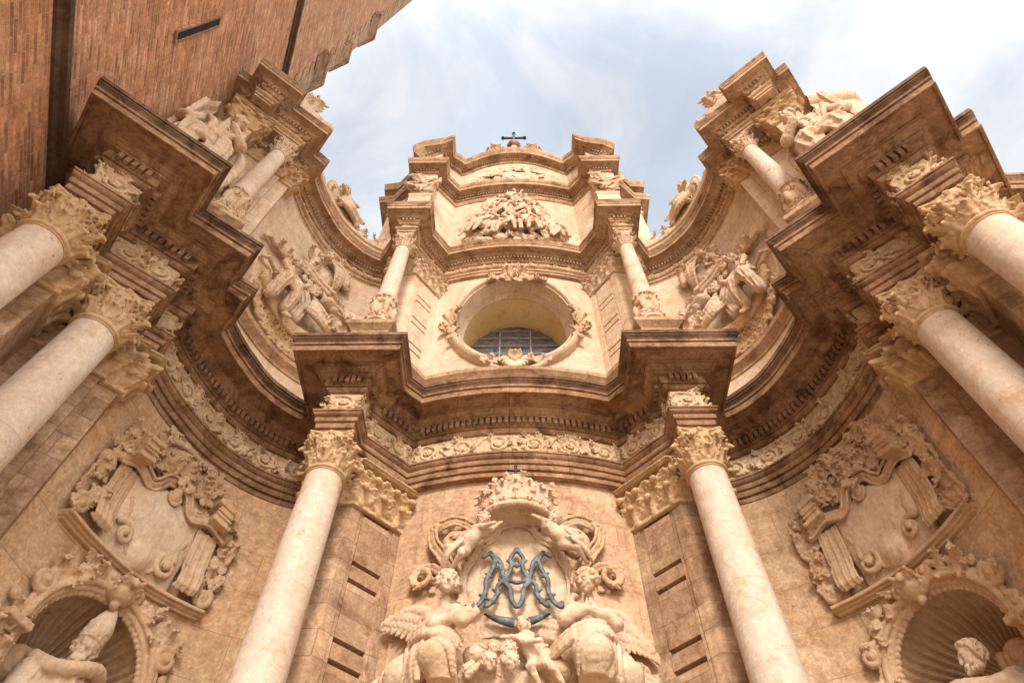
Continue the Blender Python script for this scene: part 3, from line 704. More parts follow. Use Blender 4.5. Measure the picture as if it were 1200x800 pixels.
# tympanum sheet between the two cornices (bottom level, top follows the arch)
V = [[(P_[i, 0], P_[i, 1], 3.08), (P_[i, 0], P_[i, 1], T3-.06+dzs[i])] for i in range(len(P_))]
sl_ = np.r_[0, np.cumsum(np.linalg.norm(np.diff(P_, axis=0), axis=1))]
mb.grid(V, [[(sl_[i]*U, 30.8), (sl_[i]*U, (T3+dzs[i])*U)] for i in range(len(P_))]); mb.build('tympanum', 'pale_wall', facade)
RAKE = [(-.002, T3-.112), (.006, T3-.110), (.008, T3-.098), (.010, T3-.096), (.010, T3-.078), (.020, T3-.074), (.026, T3-.068), (.044, T3-.066), (.044, T3-.069), (.046, T3-.069), (.047, T3-.040), (.051, T3-.034), (.056, T3-.016), (.056, T3), (-.06, T3+.004), (-.06, T3-.3)]
mb = MB(); sweep(mb, PEDI, RAKE, dz=dzs); rk = mb.build('arched_pediment', 'brown2', facade)
mb = MB()
for p, d, n in along(PED_L+CONV_ATT+mir(PED_L), .0125, .0095, inset=.012):
    z = T3-.087-1.30*p[0]**2; c = p+n*.0045; mb.box((c[0], c[1], z), (.0038, .0045, .008), ((d[0], d[1], 0), (-n[0], -n[1], 0), (0, 0, 1)))
mb.build('dentil_moulding', 'brown2', rk, sharp=30)
# low wings beside the pediment
for s in (0, 1):
    q = [(-.60, 1.32), (-.60, 1.185), (-.555, 1.180), (-.440, 1.075)]
    mb = MB(); sweep(mb, mir(q) if s else q, [(0, 3.08), (0, 3.17), (.012, 3.175), (.020, 3.19), (.046, 3.195), (.046, 3.192), (.048, 3.192), (.049, 3.225), (.055, 3.245), (.055, 3.262), (-.05, 3.264)]); mb.build('wing_cornice', 'brown2', facade)

# ---- neighbouring work to the right: the entablature runs on along a plain wall
side = thing('side_wall', 'plain brown stone wall with a straight cornice running off behind the right hand columns', 'wall', (1.3, .56, -.16), kind='thing')
q = [(.93, .56), (2.2, .545)]
mb = MB(); sweep(mb, q, [(-.006, -.16), (-.006, 1.094)]); mb.build('wall_face', 'brown', side)
mb = MB(); sweep(mb, q, [(o-.0, z-.002) for o, z in ARCH1]+[(-.002, 1.235)]+[(o, z-.002) for o, z in CORN1+CROWN1]+[(-.2, 1.345)]); mb.build('cornice', 'brown', side)

# ---- brick tower on the left (one face turns towards the front)
nb = np.array([.917, .4]); db = np.array([-.4, .917]); p0 = -nb*.66
tower = thing('brick_tower', 'tall weathered red brick tower wall with a narrow slit, at the left edge', 'tower', (p0[0], p0[1], -.16))
SMAX, SMIN = 1.06, -.25   # corners of this face, along it
def tp(s_, out=0): v = p0+db*s_+nb*out; return (v[0], v[1])
def rot2(v, a): return np.array([v[0]*math.cos(a)-v[1]*math.sin(a), v[0]*math.sin(a)+v[1]*math.cos(a)])
far = np.array(tp(SMAX))+rot2(db, R(45))*1.3; near = np.array(tp(SMIN))-rot2(db, -R(45))*1.3
TP = [tuple(near), tp(SMIN), tp(SMAX), tuple(far)]
STRINGS = [1.262, 2.905]
mb = MB(); z = -.16
for zs in STRINGS+[9.0]:
    sweep(mb, TP, [(0, z), (0, zs-.008)]); z = zs+.008
mb.build('brick_wall', 'brick', tower)
for zs in STRINGS:
    mb = MB(); sweep(mb, TP, [(-.004, zs-.018), (.006, zs-.016), (.010, zs-.006), (.020, zs-.002), (.022, zs+.008), (.004, zs+.018), (-.004, zs+.020)]); mb.build('string_course', 'dark', tower)
# narrow slit: near-black slab, recess shade put in as colour, with a stone surround standing 1 cm proud
c = tp(.546, .0015); axs = ((db[0], db[1], 0), (nb[0], nb[1], 0), (0, 0, 1))
mb = MB(); mb.box((c[0], c[1], 1.905), (.010, .0022, .14), axs); mb.build('slit', 'slit_shade', tower)
mb = MB()
for ds, hs, dz_, hz in ((-.013, .003, 0, .146), (.013, .003, 0, .146), (0, .0098, .143, .003), (0, .0098, -.143, .003)):
    q = tp(.546+ds, .002); mb.box((q[0], q[1], 1.905+dz_), (hs, .004, hz), axs)
mb.build('slit_surround', 'brick', tower)
# pale stone quoins up the far corner, with moulded blocks stepping out of it
quo = MB(); z = 2.93; k = 0
while z < 8.9:
    w_ = .13 if k % 2 else .085; e2 = tuple(np.array(tp(SMAX))+rot2(db, R(45))*w_)
    sweep(quo, [tp(SMAX-w_), tp(SMAX), e2], [(-.004, z+.001), (.0035, z+.003), (.0035, z+.066), (-.004, z+.068)]); z += .07; k += 1
quo.build('stone_quoin', 'brown2', tower)
for zc, k in ((3.62, 1.0), (4.25, .7), (5.15, 1.1)):
    e0, e1 = tp(SMAX-.15*k), tp(SMAX); e2 = tuple(np.array(e1)+rot2(db, R(45))*.11)
    pf = [(.0045, zc-.10), (.012, zc-.07), (.012, zc-.05), (.020, zc-.03), (.030, zc-.01), (.030, zc+.012), (.038, zc+.02), (.040, zc+.05), (.016, zc+.065), (.016, zc+.09), (.0045, zc+.10)]
    mb = MB(); sweep(mb, [e0, e1, e2], pf); mb.add([(e0[0]+nb[0]*o_, e0[1]+nb[1]*o_, h_) for o_, h_ in pf], [list(range(len(pf)))]); mb.build('corner_moulding', 'brown', tower)

# ---- ground
mb = MB(); mb.grid([[(x, y, -.16) for y in (-60, 60)] for x in (-60, 60)], [[(x*U, y*U) for y in (-60, 60)] for x in (-60, 60)]); g = mb.build('ground', 'paving'); g['kind'] = 'structure'
# ------------------------------------------------------------------ columns
def corinthian(vox, R0, Hc, leaves=8, seed=0):
    """carved capital: bell, two rows of acanthus, corner volutes, concave abacus; z up from the neck, axis at 0"""
    wd = R0*1.75
    C = Carve((-wd, -wd, -Hc*.02), (wd, wd, Hc*1.02), vox)
    # bell (b here is y, c is z: sculpt with z up)
    for i in range(6):
        t0, t1 = i/6, (i+1)/6; f = lambda t: R0*(.98+.22*t**2.5)
        C.cone((0, 0, Hc*.86*t0), (0, 0, Hc*.86*t1), f(t0), f(t1), R0*.05)
    C.boxp((0, 0, -Hc*.45), (wd, wd, Hc*.45), sub=True)
    def L(row, ph, h0, ln, w_, out):
        for i in range(8):
            a = 2*math.pi*(i+ph)/8; rad = np.array([math.cos(a), math.sin(a), 0]); p = rad*R0*1.0+np.array([0, 0, h0])
            leaf(C, p, (rad[0]*.10, rad[1]*.10, 1), rad, ln, w_, k=R0*.06, curl=out, lobes=3)
    L(0, 0, Hc*.02, Hc*.36, R0*.62, .36); L(1, .5, Hc*.12, Hc*.58, R0*.60, .36)
    # volutes at corners and little ones between
    for i in range(4):
        a = math.pi/4+i*math.pi/2; rad = np.array([math.cos(a), math.sin(a), 0]); tan = np.array([-rad[1], rad[0], 0])
        for sg in (-1, 1):
            st = rad*R0*1.05+tan*sg*R0*.55+np.array([0, 0, Hc*.50]); e = rad*R0*1.52+tan*sg*R0*.07+np.array([0, 0, Hc*.80])
            pts = [st*(1-t)+e*t+np.array([0, 0, Hc*.10*math.sin(math.pi*t)]) for t in np.linspace(0, 1, 6)]
            C.tube(pts, R0*.11, R0*.09, R0*.04)
            sp = [e+rad*R0*(.0+.17*(1-u_)*math.cos(u_*9))+np.array([0, 0, -R0*.16+R0*.19*(1-u_)*math.sin(u_*9+1.4)]) for u_ in np.linspace(0, 1, 14)]
            C.tube(sp, R0*.085, R0*.05, R0*.02)
        leaf(C, rad*R0*1.14+np.array([0, 0, Hc*.46]), (rad[0]*.4, rad[1]*.4, 1), rad, Hc*.26, R0*.36, R0*.04, .5, 2)
        b = i*math.pi/2; rb = np.array([math.cos(b), math.sin(b), 0]); tb = np.array([-rb[1], rb[0], 0])
        for sg in (-1, 1):
            sp = [rb*R0*1.16+tb*sg*R0*(.22+.14*(1-u_)*math.cos(u_*8))+np.array([0, 0, Hc*.74+R0*.16*(1-u_)*math.sin(u_*8+1.2)]) for u_ in np.linspace(0, 1, 12)]
            C.tube(sp, R0*.07, R0*.05, R0*.02); C.tube([rb*R0*1.05+tb*sg*R0*.5+np.array([0, 0, Hc*.45]), rb*R0*1.12+tb*sg*R0*.42+np.array([0, 0, Hc*.6]), sp[0]], R0*.07, R0*.07, R0*.03)
        rosette3(C, rb*R0*1.22+np.array([0, 0, Hc*.93]), rb, R0*.2)
    # abacus: square with concave sides
    sl = tuple(slice(0, n) for n in C.shape); X, Y, Z = C._xyz(sl)
    hw = R0*1.30
    bow = lambda q: R0*.30*(1-(q/hw)**2)
    dside = np.maximum(np.abs(X)-(hw-bow(Y)), np.abs(Y)-(hw-bow(X))); dc = (np.abs(X)+np.abs(Y))/math.sqrt(2)-hw*1.30
    for z0, z1, gr in ((.87, .93, -.03), (.935, 1.0, .03)):
        d = np.maximum(np.maximum(dside-R0*gr, dc-R0*gr), np.abs(Z-Hc*(z0+z1)/2)-Hc*(z1-z0)/2); C.put(sl, d.astype(np.float32), R0*.02)
    C.rough(vox*.35, seed, 3)
    return C
def rosette3(C, c, n, r):
    x = unit(np.cross(n, (0, 0, 1))); y = np.cross(x, n)
    for i in range(5):
        a = 2*math.pi*i/5; C.ell(c+x*math.cos(a)*r*.55+y*math.sin(a)*r*.55, (r*.42,)*3)
    C.ell(c+np.array(n)*r*.3, (r*.36,)*3)
def make_column(name, label, group, p, rot, h0, hn, hc, rb, rt, vox, carved=0, matcap='gold', base_h=.04):
    t = thing(name, label, 'column', (p[0], p[1], h0), group)
    # built about its own axis at the layout origin, then the Empty carries it to its place
    t['_org'] = (0.0, 0.0, EYE+h0*U)
    bh = base_h
    mb = MB()
    mb.box((0, 0, h0+bh*.16), (rb*1.38, rb*1.38, bh*.16))
    mb.build('plinth', 'cream', t)
    mb = MB(); z = h0+bh*.32
    tor = lambda r, z0, h: [(r+h*.5*math.sin(a), z0+h*.5-h*.5*math.cos(a)) for a in np.linspace(0, math.pi, 9)]
    mb.lathe(tor(rb*1.2, z, bh*.26)+[(rb*1.14, z+bh*.28)]+[(rb*1.06, z+bh*.36), (rb*1.12, z+bh*.44)]+tor(rb*1.08, z+bh*.46, bh*.18)+[(rb, z+bh*.68)], (0, 0)); mb.build('base', 'cream', t)
    zs = z+bh*.66; mb = MB(); n = 40; prof = []
    for i in range(n+1):
        u_ = i/n; r_ = rb-(rb-rt)*(u_**1.7); prof.append((r_, zs+(hn-zs)*u_))
    prof[-1] = (rt, hn-.001)
    mb.lathe(prof, (0, 0), 56); sh = mb.build('shaft', 'shaft', t)
    mb = MB(); e = rt*.16
    mb.lathe([(rt*.99, hn-e*2.2), (rt*1.05, hn-e*2.1), (rt*1.05, hn-e*1.7)]+[(rt*1.05+e*.6*math.sin(a), hn-e*.8-e*.8*math.cos(a)) for a in np.linspace(0, math.pi, 8)]+[(rt*.98, hn+.0005)], (0, 0), 56); mb.build('neck_ring', 'gold' if matcap == 'gold' else 'cream', t)
    C = corinthian(vox, rt, hc, seed=3)
    C.build('capital', matcap, t, frame_fn((0, 0, hn), (1, 0, 0), (0, 1, 0), (0, 0, 1)))
    if carved:   # relief collar on the lower third of the shaft
        z0, z1 = zs+.004, zs+(hn-zs)*carved; r_ = rb*.985; Lc = 2*math.pi*r_
        C = Carve((0, z0, -.012), (Lc, z1, .016), vox); rg = np.random.default_rng(5)
        C.boxp((Lc/2, z0+.008, 0), (Lc, .006, .008)); C.boxp((Lc/2, z1-.010, 0), (Lc, .007, .009)); C.boxp((Lc/2, (z0+z1)/2, -.01), (Lc, z1-z0, .0115))
        nn = 6
        for i in range(nn):
            a = Lc*(i+.5)/nn; zc = (z0+z1)/2; hh = (z1-z0)*.36
            C.ell((a, zc, .002), (Lc/nn*.27, hh*.62, .012), None, .004); rosette(C, (a, zc, .008), Lc/nn*.16)
            for sg in (-1, 1):
                scroll(C, (a+sg*Lc/nn*.28, zc+hh*.55, .003), .013, sg, 0); scroll(C, (a+sg*Lc/nn*.28, zc-hh*.6, .003), .012, -sg, 1)
                leaf(C, (a+sg*Lc/nn*.1, zc+hh*.5, 0), (sg*.3, 1, 0), (0, 0, 1), hh*.6, .014, .002, .2, 2); leaf(C, (a, zc-hh*.5, 0), (sg*.6, -1, 0), (0, 0, 1), hh*.6, .014, .002, .2, 2)
        C.rough(vox*.3, 2, 3)
        rr = lambda V: np.c_[(r_+V[:, 2])*np.sin(V[:, 0]/r_), -(r_+V[:, 2])*np.cos(V[:, 0]/r_), V[:, 1]]
        C.build('carved_collar', 'cream', t, rr)
    for o in list(t.children): o['_org'] = t['_org']
    t['kind'] = 'thing'
    t.location = (p[0]*U, p[1]*U, EYE+h0*U); t.rotation_euler = (0, 0, rot)
    return t
def copy_column(t, p, rot, label, group=None):
    r_ = t.copy(); COL.objects.link(r_); r_.location = (p[0]*U, p[1]*U, t.location[2]); r_.rotation_euler = (0, 0, rot); r_['label'] = label
    if group: r_['group'] = group
    for ch in list(t.children):
        c = ch.copy(); COL.objects.link(c); c.parent = r_
    return r_
TH = R(40.2)
gl = 'great columns of the lower storey'
cC = make_column('stone_column', 'great cream column left of the middle bay and its monogram relief', gl, (-.393, .969), 0, .02, 1.0, .095, .0435, .0380, .0021)
copy_column(cC, (.393, .969), 0, 'great cream column right of the middle bay and its monogram relief')
copy_column(cC, (-.745, .614), TH, 'great column at the left edge, inner of the pair beside the brick tower')
copy_column(cC, (-.769, .440), TH, 'great column nearest the brick tower, cut by the left edge')
copy_column(cC, (.745, .614), -TH, 'great column at the right edge, inner of the pair under the wide cornice')
copy_column(cC, (.769, .440), -TH, 'great column farthest right, cut by the right edge and next to the straight cornice')
gu = 'slender columns of the upper storey'
cU = make_column('slender_column', 'slender pale upper column left of the oval window', gu, (-.386, .966), 0, 1.5365, 2.093, .094, .0305, .0240, .0017, carved=.30, matcap='cream')
copy_column(cU, (.386, .966), 0, 'slender pale upper column right of the oval window')
copy_column(cU, (-.750, .634), TH, 'slender upper column between the left trophy relief and the seated figure by the brick tower')
copy_column(cU, (.750, .634), -TH, 'slender upper column between the right trophy relief and the figure against open sky')
# ------------------------------------------------------------------ stone figures
def pv(*v): return np.array(v, float)
def head(C, c, u, f, h, k=.003, hair=70, seed=0, hair_r=.115, bald=False):
    c = pv(*c); u = unit(u); f = unit(np.array(f)-np.dot(f, u)*u); x = np.cross(u, f); A = np.array([x, u, f]); g = np.random.default_rng(seed)
    q = lambda a, b, d: c+(x*a+u*b+f*d)*h
    C.ell(q(0, .08, -.04), (.37*h, .42*h, .42*h), A, k); C.ell(q(0, -.14, .08), (.29*h, .36*h, .32*h), A, .06*h)
    C.ell(q(0, -.42, .22), (.13*h, .10*h, .12*h), A, .06*h)
    for s in (-1, 1): C.ell(q(.17*s, -.14, .24), (.11*h, .12*h, .10*h), A, .05*h)
    C.cone(q(-.2, .13, .36), q(.2, .13, .36), .055*h, None, .05*h)
    for s in (-1, 1):
        C.ell(q(.15*s, .03, .43), (.10*h, .075*h, .09*h), A, .03*h, sub=True); C.ell(q(.15*s, .02, .335), (.075*h,)*3, A, .01*h)
    C.cone(q(0, .10, .38), q(0, -.10, .49), .05*h, .07*h, .03*h)
    C.cone(q(-.1, -.235, .375), q(.1, -.235, .375), .045*h, None, .02*h); C.boxp(q(0, -.235, .43), (.11*h, .012*h, .04*h), A, 0, .01*h, sub=True)
    if not bald:
        for i in range(hair*2):
            d = unit(g.standard_normal(3))
            if d[2] > .35 and d[1] < .62: continue
            if d[1] < -.55: continue
            p = q(d[0]*.40, .10+d[1]*.42, -.05+d[2]*.40); t_ = unit(np.cross(d, g.standard_normal(3))); t_ = x*t_[0]+u*t_[1]+f*t_[2]; n_ = x*d[0]+u*d[1]+f*d[2]
            r_ = hair_r*h*.5*g.uniform(.8, 1.2); C.tube([p-t_*r_*1.6, p+n_*r_*1.0, p+t_*r_*1.6-u*r_, p+t_*r_*1.2-u*r_*2.2], r_, r_*.6, .006*h)
def hand(C, w_, d, n, s, k=.002, curl=.5, side=1):
    """palm from wrist w_ along d, palm facing n, five separate fingers"""
    w_ = pv(*w_); d = unit(d); n = unit(np.array(n)-np.dot(n, d)*d); x = np.cross(d, n)*side
    C.ell(w_+d*s*.32, (s*.24, s*.36, s*.12), np.array([x, d, n]), k*2)
    for i, (o, L_) in enumerate(((-.17, .40), (-.06, .47), (.06, .44), (.17, .34))):
        b = w_+d*s*.58+x*o*s; m_ = b+(d*(1-.3*curl)+n*.45*curl)*s*L_*.5; e = m_+(d*(1-.8*curl)+n*1.0*curl)*s*L_*.5
        C.cone(b-d*s*.1, m_, s*.075, s*.068, k); C.cone(m_, e, s*.068, s*.052, k)
    b = w_+d*s*.22-x*s*.2; C.cone(b, b+(d*.5-x*.7+n*.3)*s*.26, s*.08, s*.07, k); C.cone(b+(d*.5-x*.7+n*.3)*s*.26, b+(d*.8-x*.55+n*.6)*s*.42, s*.07, s*.055, k)
def limb(C, a, b, c, r0, r1, r2, k):
    C.cone(a, b, r0, r1, k); C.cone(b, c, r1*1.02, r2, k)
def torso(C, neck, chest, pelvis, shL, shR, h, k=None):
    k = k or .16*h; neck, chest, pelvis, shL, shR = map(lambda v: pv(*v), (neck, chest, pelvis, shL, shR))
    C.cone(chest, pelvis, .58*h, .50*h, k); C.cone(shL*.8+chest*.2, shR*.8+chest*.2, .36*h, None, k); C.cone(neck, (neck+chest)/2, .20*h, .24*h, k)
    C.ell(pelvis, (.56*h, .46*h, .46*h), None, k)
def drape(C, pts, r0, r1, amp, freq, ph=0, k=.004):
    n = len(pts)-1
    for i in range(n): C.cone(pts[i], pts[i+1], r0+(r1-r0)*i/n, r0+(r1-r0)*(i+1)/n, k, fold=(amp, freq, ph))
def ridges(C, a_pts, b_pts, n, r, k=.003, seed=0, sag=.0):
    """n smooth cloth folds running between two edge lines, thinning out at both ends"""
    g = np.random.default_rng(seed); A, B = np.array(a_pts, float), np.array(b_pts, float)
    for i in range(n):
        s = (i+.5+g.uniform(-.22, .22))/n; p = A*(1-s)+B*s; p = p+g.normal(0, r*.22, p.shape); q = spline([tuple(v) for v in p], 5); m_ = len(q)-1; rr = r*g.uniform(.75, 1.2)
        for u_ in range(m_):
            f_ = lambda t: rr*(.45+.75*math.sin(math.pi*min(1, max(0, t)))**.6); C.cone(q[u_], q[u_+1], f_(u_/m_), f_((u_+1)/m_), k)
def wing(C, root, tip, down, n=9, w=.012, L=(.05, .09), nrm=(0, 0, 1), k=.002):
    root, tip = pv(*root), pv(*tip); down = unit(down); nrm = unit(nrm); d = tip-root; bow = -down*np.linalg.norm(d)*.22
    le = [root+d*t+bow*math.sin(math.pi*t*.9) for t in np.linspace(0, 1, 9)]
    C.tube(le, w*1.1, w*.7, k)
    for row, (fa, off, ww) in enumerate(((.45, .4, 1.1), (.75, .15, 1.0), (1.0, -.1, .9))):
        for i in range(n):
            t = (i+.3+.3*(row % 2))/n; p = root+d*t+bow*math.sin(math.pi*t*.9)
            fd = unit(down*(1-.75*t)+unit(d)*(.05+1.0*t)); ln = (L[0]+(L[1]-L[0])*t)*fa
            c = p+fd*ln*.5+nrm*w*off; x = unit(np.cross(fd, nrm)); C.ell(c, (w*ww*.66, ln*.56, w*.34), np.array([x, fd, nrm]), k*.5)
def cherub(C, c, u, f, h, k=.003, seed=0): head(C, c, u, f, h, k, hair=46, seed=seed, hair_r=.13)
def putto(C, hd, hdir, sh, hip, knees, feet, hands, h, k=.004, face=(0, -.3, 1), seed=0):
    """chubby flying child: head height h"""
    hd, sh, hip = pv(*hd), pv(*sh), pv(*hip); d = unit(hip-sh); side = unit(np.cross(d, (0, 0, 1)))
    C.cone(sh, hip, .50*h, .52*h, .2*h); C.ell((sh+hip)/2+pv(0, 0, .14*h), (.46*h,)*3, None, .2*h); C.cone(hd*.75+sh*.25, sh, .2*h, .28*h, .12*h)
    for s, kn, ft in zip((-1, 1), knees, feet):
        kn, ft = pv(*kn), pv(*ft); hp = hip+side*s*.25*h; C.cone(hp, kn, .36*h, .24*h, .1*h); C.cone(kn, ft, .24*h, .14*h, .06*h)
        e = unit(ft-kn); C.ell(ft+e*.05*h+pv(0, 0, .1*h), (.10*h, .10*h, .2*h), None, .05*h)
    for s, ha in zip((-1, 1), hands):
        ha = pv(*ha); s0 = sh-d*.1*h+side*s*.42*h; el = (s0+ha)/2-pv(0, .18*h, -.12*h); C.cone(s0, el, .27*h, .22*h, .1*h); C.cone(el, ha, .21*h, .14*h, .05*h)
        hand(C, ha, ha-el, (0, 0, 1), .26*h, .002, .5, s)
    head(C, hd, unit(hd-sh), face, h, .003, 50, seed, .13)
def foliage(C, pts, n, size, seed=0, cz=.0, spread=.012, kinds='lrs', k=.002):
    """a rich border of leaves, rosettes and little scrolls strewn along a line"""
    g = np.random.default_rng(seed); P = np.array(pts, float); sl = np.r_[0, np.cumsum(np.linalg.norm(np.diff(P, axis=0), axis=1))]
    for i in range(n):
        t = (i+g.uniform(0, 1))/n*sl[-1]; p = np.array([np.interp(t, sl, P[:, j]) for j in range(P.shape[1])]); p = p[:2]+g.normal(0, spread, 2)
        a = g.uniform(0, 2*math.pi); s = size*g.uniform(.7, 1.3); kd = kinds[g.integers(len(kinds))]; z = cz+g.uniform(0, size*.35)
        if kd == 'l': leaf(C, (p[0], p[1], z), (math.cos(a), math.sin(a), .25), (0, 0, 1), s*1.7, s*.95, k, .4, 3)
        elif kd == 'r': rosette(C, (p[0], p[1], z+s*.2), s*.62, 6, k)
        else: scroll(C, (p[0], p[1], z+s*.1), s*.55, 1 if g.uniform() < .5 else -1, a, s*.16, k)

def thigh(C, pts, r0, r1, k=.008):
    n = len(pts)-1
    for i in range(n): C.cone(pts[i], pts[i+1], r0+(r1-r0)*i/n, r0+(r1-r0)*(i+1)/n, k)
def furrows(C, a_pts, b_pts, n, r, seed=0):
    """crisp cloth furrows cut between two edge lines"""
    g = np.random.default_rng(seed); A, B = np.array(a_pts, float), np.array(b_pts, float)
    for i in range(n):
        s = (i+.5+g.uniform(-.2, .2))/n; p = A*(1-s)+B*s; C.tube(spline([tuple(v) for v in p], 5), r*.8, r, .0015, sub=True)
# ------------------------------------------------------------------ crowned relief over the middle bay (wrapped on the convex wall)
def bay_fn(y0, kx, x1, mirror=False):
    P = convex(y0, kx, x1, 40); L_ = plen(P); f = path_fn(P, 0, a0=L_/2)
    return f
BAY = bay_fn(1.075, .72, .2505)
relief = thing('marian_relief', 'high relief of a crowned iron monogram between two kneeling angels on the convex middle bay', 'relief', (0, 1.07, .55))
VX = .0013
# radiant shell field with a moulded wavy edge
C = Carve((-.135, .70, -.012), (.135, .985, .045), VX)
C.ell((0, .82, -.006), (.108, .155, .018)); C.boxp((0, .64, 0), (.2, .065, .1), sub=True)
for i in range(46):
    a = math.pi*(-.12+1.24*i/45); r0, r1 = .035, .150*(1-.12*abs(math.cos(a))); C.cone((r0*math.cos(a), .80+r0*math.sin(a), .0135), (.72*r1*math.cos(a), .80+r1*math.sin(a), .0100), .0016, .0026, .0008, sub=True)
edge = [(-.094, .745), (-.105, .80), (-.102, .845), (-.088, .872), (-.075, .905), (-.046, .925), (-.030, .955), (0, .965), (.030, .955), (.046, .925), (.075, .905), (.088, .872), (.102, .845), (.105, .80), (.094, .745)]
es = spline(edge, 5)
C.tube([(x, y, .010) for x, y in es], .0052, None, .002); C.tube([(x*.93, .81+(y-.81)*.93, .008) for x, y in es], .0028, None, .001)
for i in range(0, len(es)-1, 3): C.ell((es[i][0]*1.05, .81+(es[i][1]-.81)*1.05, .010), (.0055, .0055, .006), None, .003)
C.rough(.0006, 4, 4); C.build('radiant_field', 'cream', relief, BAY)
# scrolled wings of the frame
for s in (-1, 1):
    C = Carve((-.245, .60, -.012), (-.075, .99, .070), .0014)
    mould(C, [(-.158, .962), (-.168, .945), (-.163, .915), (-.145, .885), (-.128, .855), (-.112, .825), (-.108, .80)], .0105, .018)
    mould(C, [(-.150, .958), (-.128, .965), (-.105, .956), (-.085, .940)], .0085, .020)
    C.ell((-.122, .920, .004), (.030, .036, .016), None, .004); C.ell((-.126, .925, .024), (.022, .028, .012), None, .004, sub=True)
    scroll(C, (-.163, .955, .020), .015, -1, 1.2, .006); foliage(C, [(-.115, .985), (-.100, .972)], 3, .014, 3, .01, .004)
    C.tube(spiral((-.178, .835, .012), .036, .010, 1.2, .3, z1=.018, hand=1), .0060, .0045, .002); C.tube(spiral((-.178, .835, .012), .026, .008, 1.1, .5, z1=.015, hand=1), .0045, .003, .002)
    foliage(C, [(-.185, .845), (-.160, .822), (-.135, .835), (-.130, .86)], 12, .013, 8, .006, .007)
    foliage(C, [(-.225, .60), (-.215, .645), (-.205, .672)], 7, .017, 12, .004, .007); C.tube(spiral((-.207, .640, .012), .024, .006, 1.5, 1.8, hand=-1), .006, .004, .002)
    C.boxp((-.14, .70, -.01), (.10, .11, .014), None, .006, .004)
    C.rough(.0006, 5, 4)
    f = (lambda V: BAY(V*np.array([s*-1., 1, 1])))
    C.build('scroll_frame', 'carved', relief, f, flip=(s == 1))
# crown with orb and little cross
C = Carve((-.095, .915, -.015), (.095, 1.085, .115), .0013)
C.ell((0, .975, .026), (.074, .072, .058)); C.boxp((0, .92, .03), (.1, .025, .1), sub=True); C.ell((0, .932, .036), (.056, .030, .044), None, .003, sub=True)
rim = [(.066*math.cos(t), .950+.014*math.cos(2*t)*0, .026+.054*math.sin(t)) for t in np.linspace(-.25, math.pi+.25, 22)]
C.tube(rim, .0062, None, .002); C.tube([(x*1.04, y+.013, z*1.02) for x, y, z in rim], .0042, None, .001)
for i, t in enumerate(np.linspace(0, math.pi, 11)):
    c_, s_ = math.cos(t), math.sin(t); rosette(C, (.071*c_, .964, .026+.058*s_), .0085, 5)
    leaf(C, (.072*c_, .972, .026+.058*s_), (-.25*c_, 1, -.2*s_), (c_, .1, s_), .036, .018, .001, .35, 3)
for t in np.linspace(.15, math.pi-.15, 7):
    c_, s_ = math.cos(t), math.sin(t); C.tube([(.070*c_*math.cos(u_)**.8, .975+.072*math.sin(u_), .026+.060*s_*math.cos(u_)**.8) for u_ in np.linspace(.1, 1.45, 9)], .0058, .0045, .002)
    for u_ in np.linspace(.25, 1.2, 5): C.ell((.073*c_*math.cos(u_), .977+.074*math.sin(u_), .026+.063*s_*math.cos(u_)), (.0048,)*3, None, .001)
foliage(C, [(-.06, 1.0, 0), (0, 1.025, 0), (.06, 1.0, 0)], 14, .010, 9, .070, .008); C.cone((0, 1.04, .026), (0, 1.055, .026), .010, .007, .003)
C.rough(.0005, 6, 3); crown = C.build('crown', 'cream', relief, BAY)
C = Carve((-.02, 1.045, .0), (.02, 1.085, .05), .0016); C.ell((0, 1.065, .026), (.0165,)*3); C.build('orb', 'cream', crown, BAY)
C = Carve((-.02, 1.075, .01), (.02, 1.12, .045), .0011); C.cone((0, 1.078, .026), (0, 1.112, .026), .0026); C.cone((-.0155, 1.099, .026), (.0155, 1.099, .026), .0026)
for p in ((-.0155, 1.099), (.0155, 1.099), (0, 1.112)): C.ell((p[0], p[1], .026), (.0037,)*3, None, .002)
C.build('crown_cross', 'black', crown, BAY)
# iron monogram: an A and an M interlaced over a crescent
C = Carve((-.092, .708, .012), (.086, .888, .042), .0013); zz = .026
def strap(pts, r=.0043, w_=1.0):
    P = spline(pts, 6); C.tube([(x, y, zz) for x, y in P], r*w_, None, .0012)
for s in (-1, 1):
    o = .001
    strap([(o+s*.050, .871), (o+s*.041, .852), (o+s*.046, .830), (o+s*.056, .808), (o+s*.056, .785), (o+s*.064, .762), (o+s*.077, .752), (o+s*.079, .760)]); strap([(o+s*.055, .868), (o+s*.063, .862), (o+s*.050, .871)], .0032)
    strap([(o+s*.050, .871), (o+s*.032, .850), (o+s*.026, .822), (o+s*.022, .806), (o+s*.012, .785), (o+s*.010, .765), (o+s*.002, .750)])
    strap([(o+s*.004, .872), (o+s*.012, .855), (o+s*.010, .835), (o+s*.020, .812), (o+s*.034, .795), (o+s*.036, .775), (o+s*.046, .758), (o+s*.054, .752)], .0038)
    for q in ((.050, .818), (.060, .772), (.027, .832), (.016, .793), (.011, .846), (.037, .782), (.026, .803), (.045, .762)):
        C.cone((o+s*q[0], q[1], zz), (o+s*(q[0]+.007), q[1]+.005, zz), .0042, .0024, .0015); C.cone((o+s*q[0], q[1], zz), (o+s*(q[0]-.005), q[1]-.004, zz), .0036, .0022, .0015)
strap([(-.018, .808), (.001, .800), (.020, .808)], .0032)
C.ell((.001, .876, zz), (.006, .007, .005)); C.tube([(.001-.010, .850, zz), (.001, .836, zz), (.011, .850, zz)], .003, None, .001)
C.boxp((0, .80, zz+.0135), (.2, .2, .0105), None, 0, .001, sub=True)
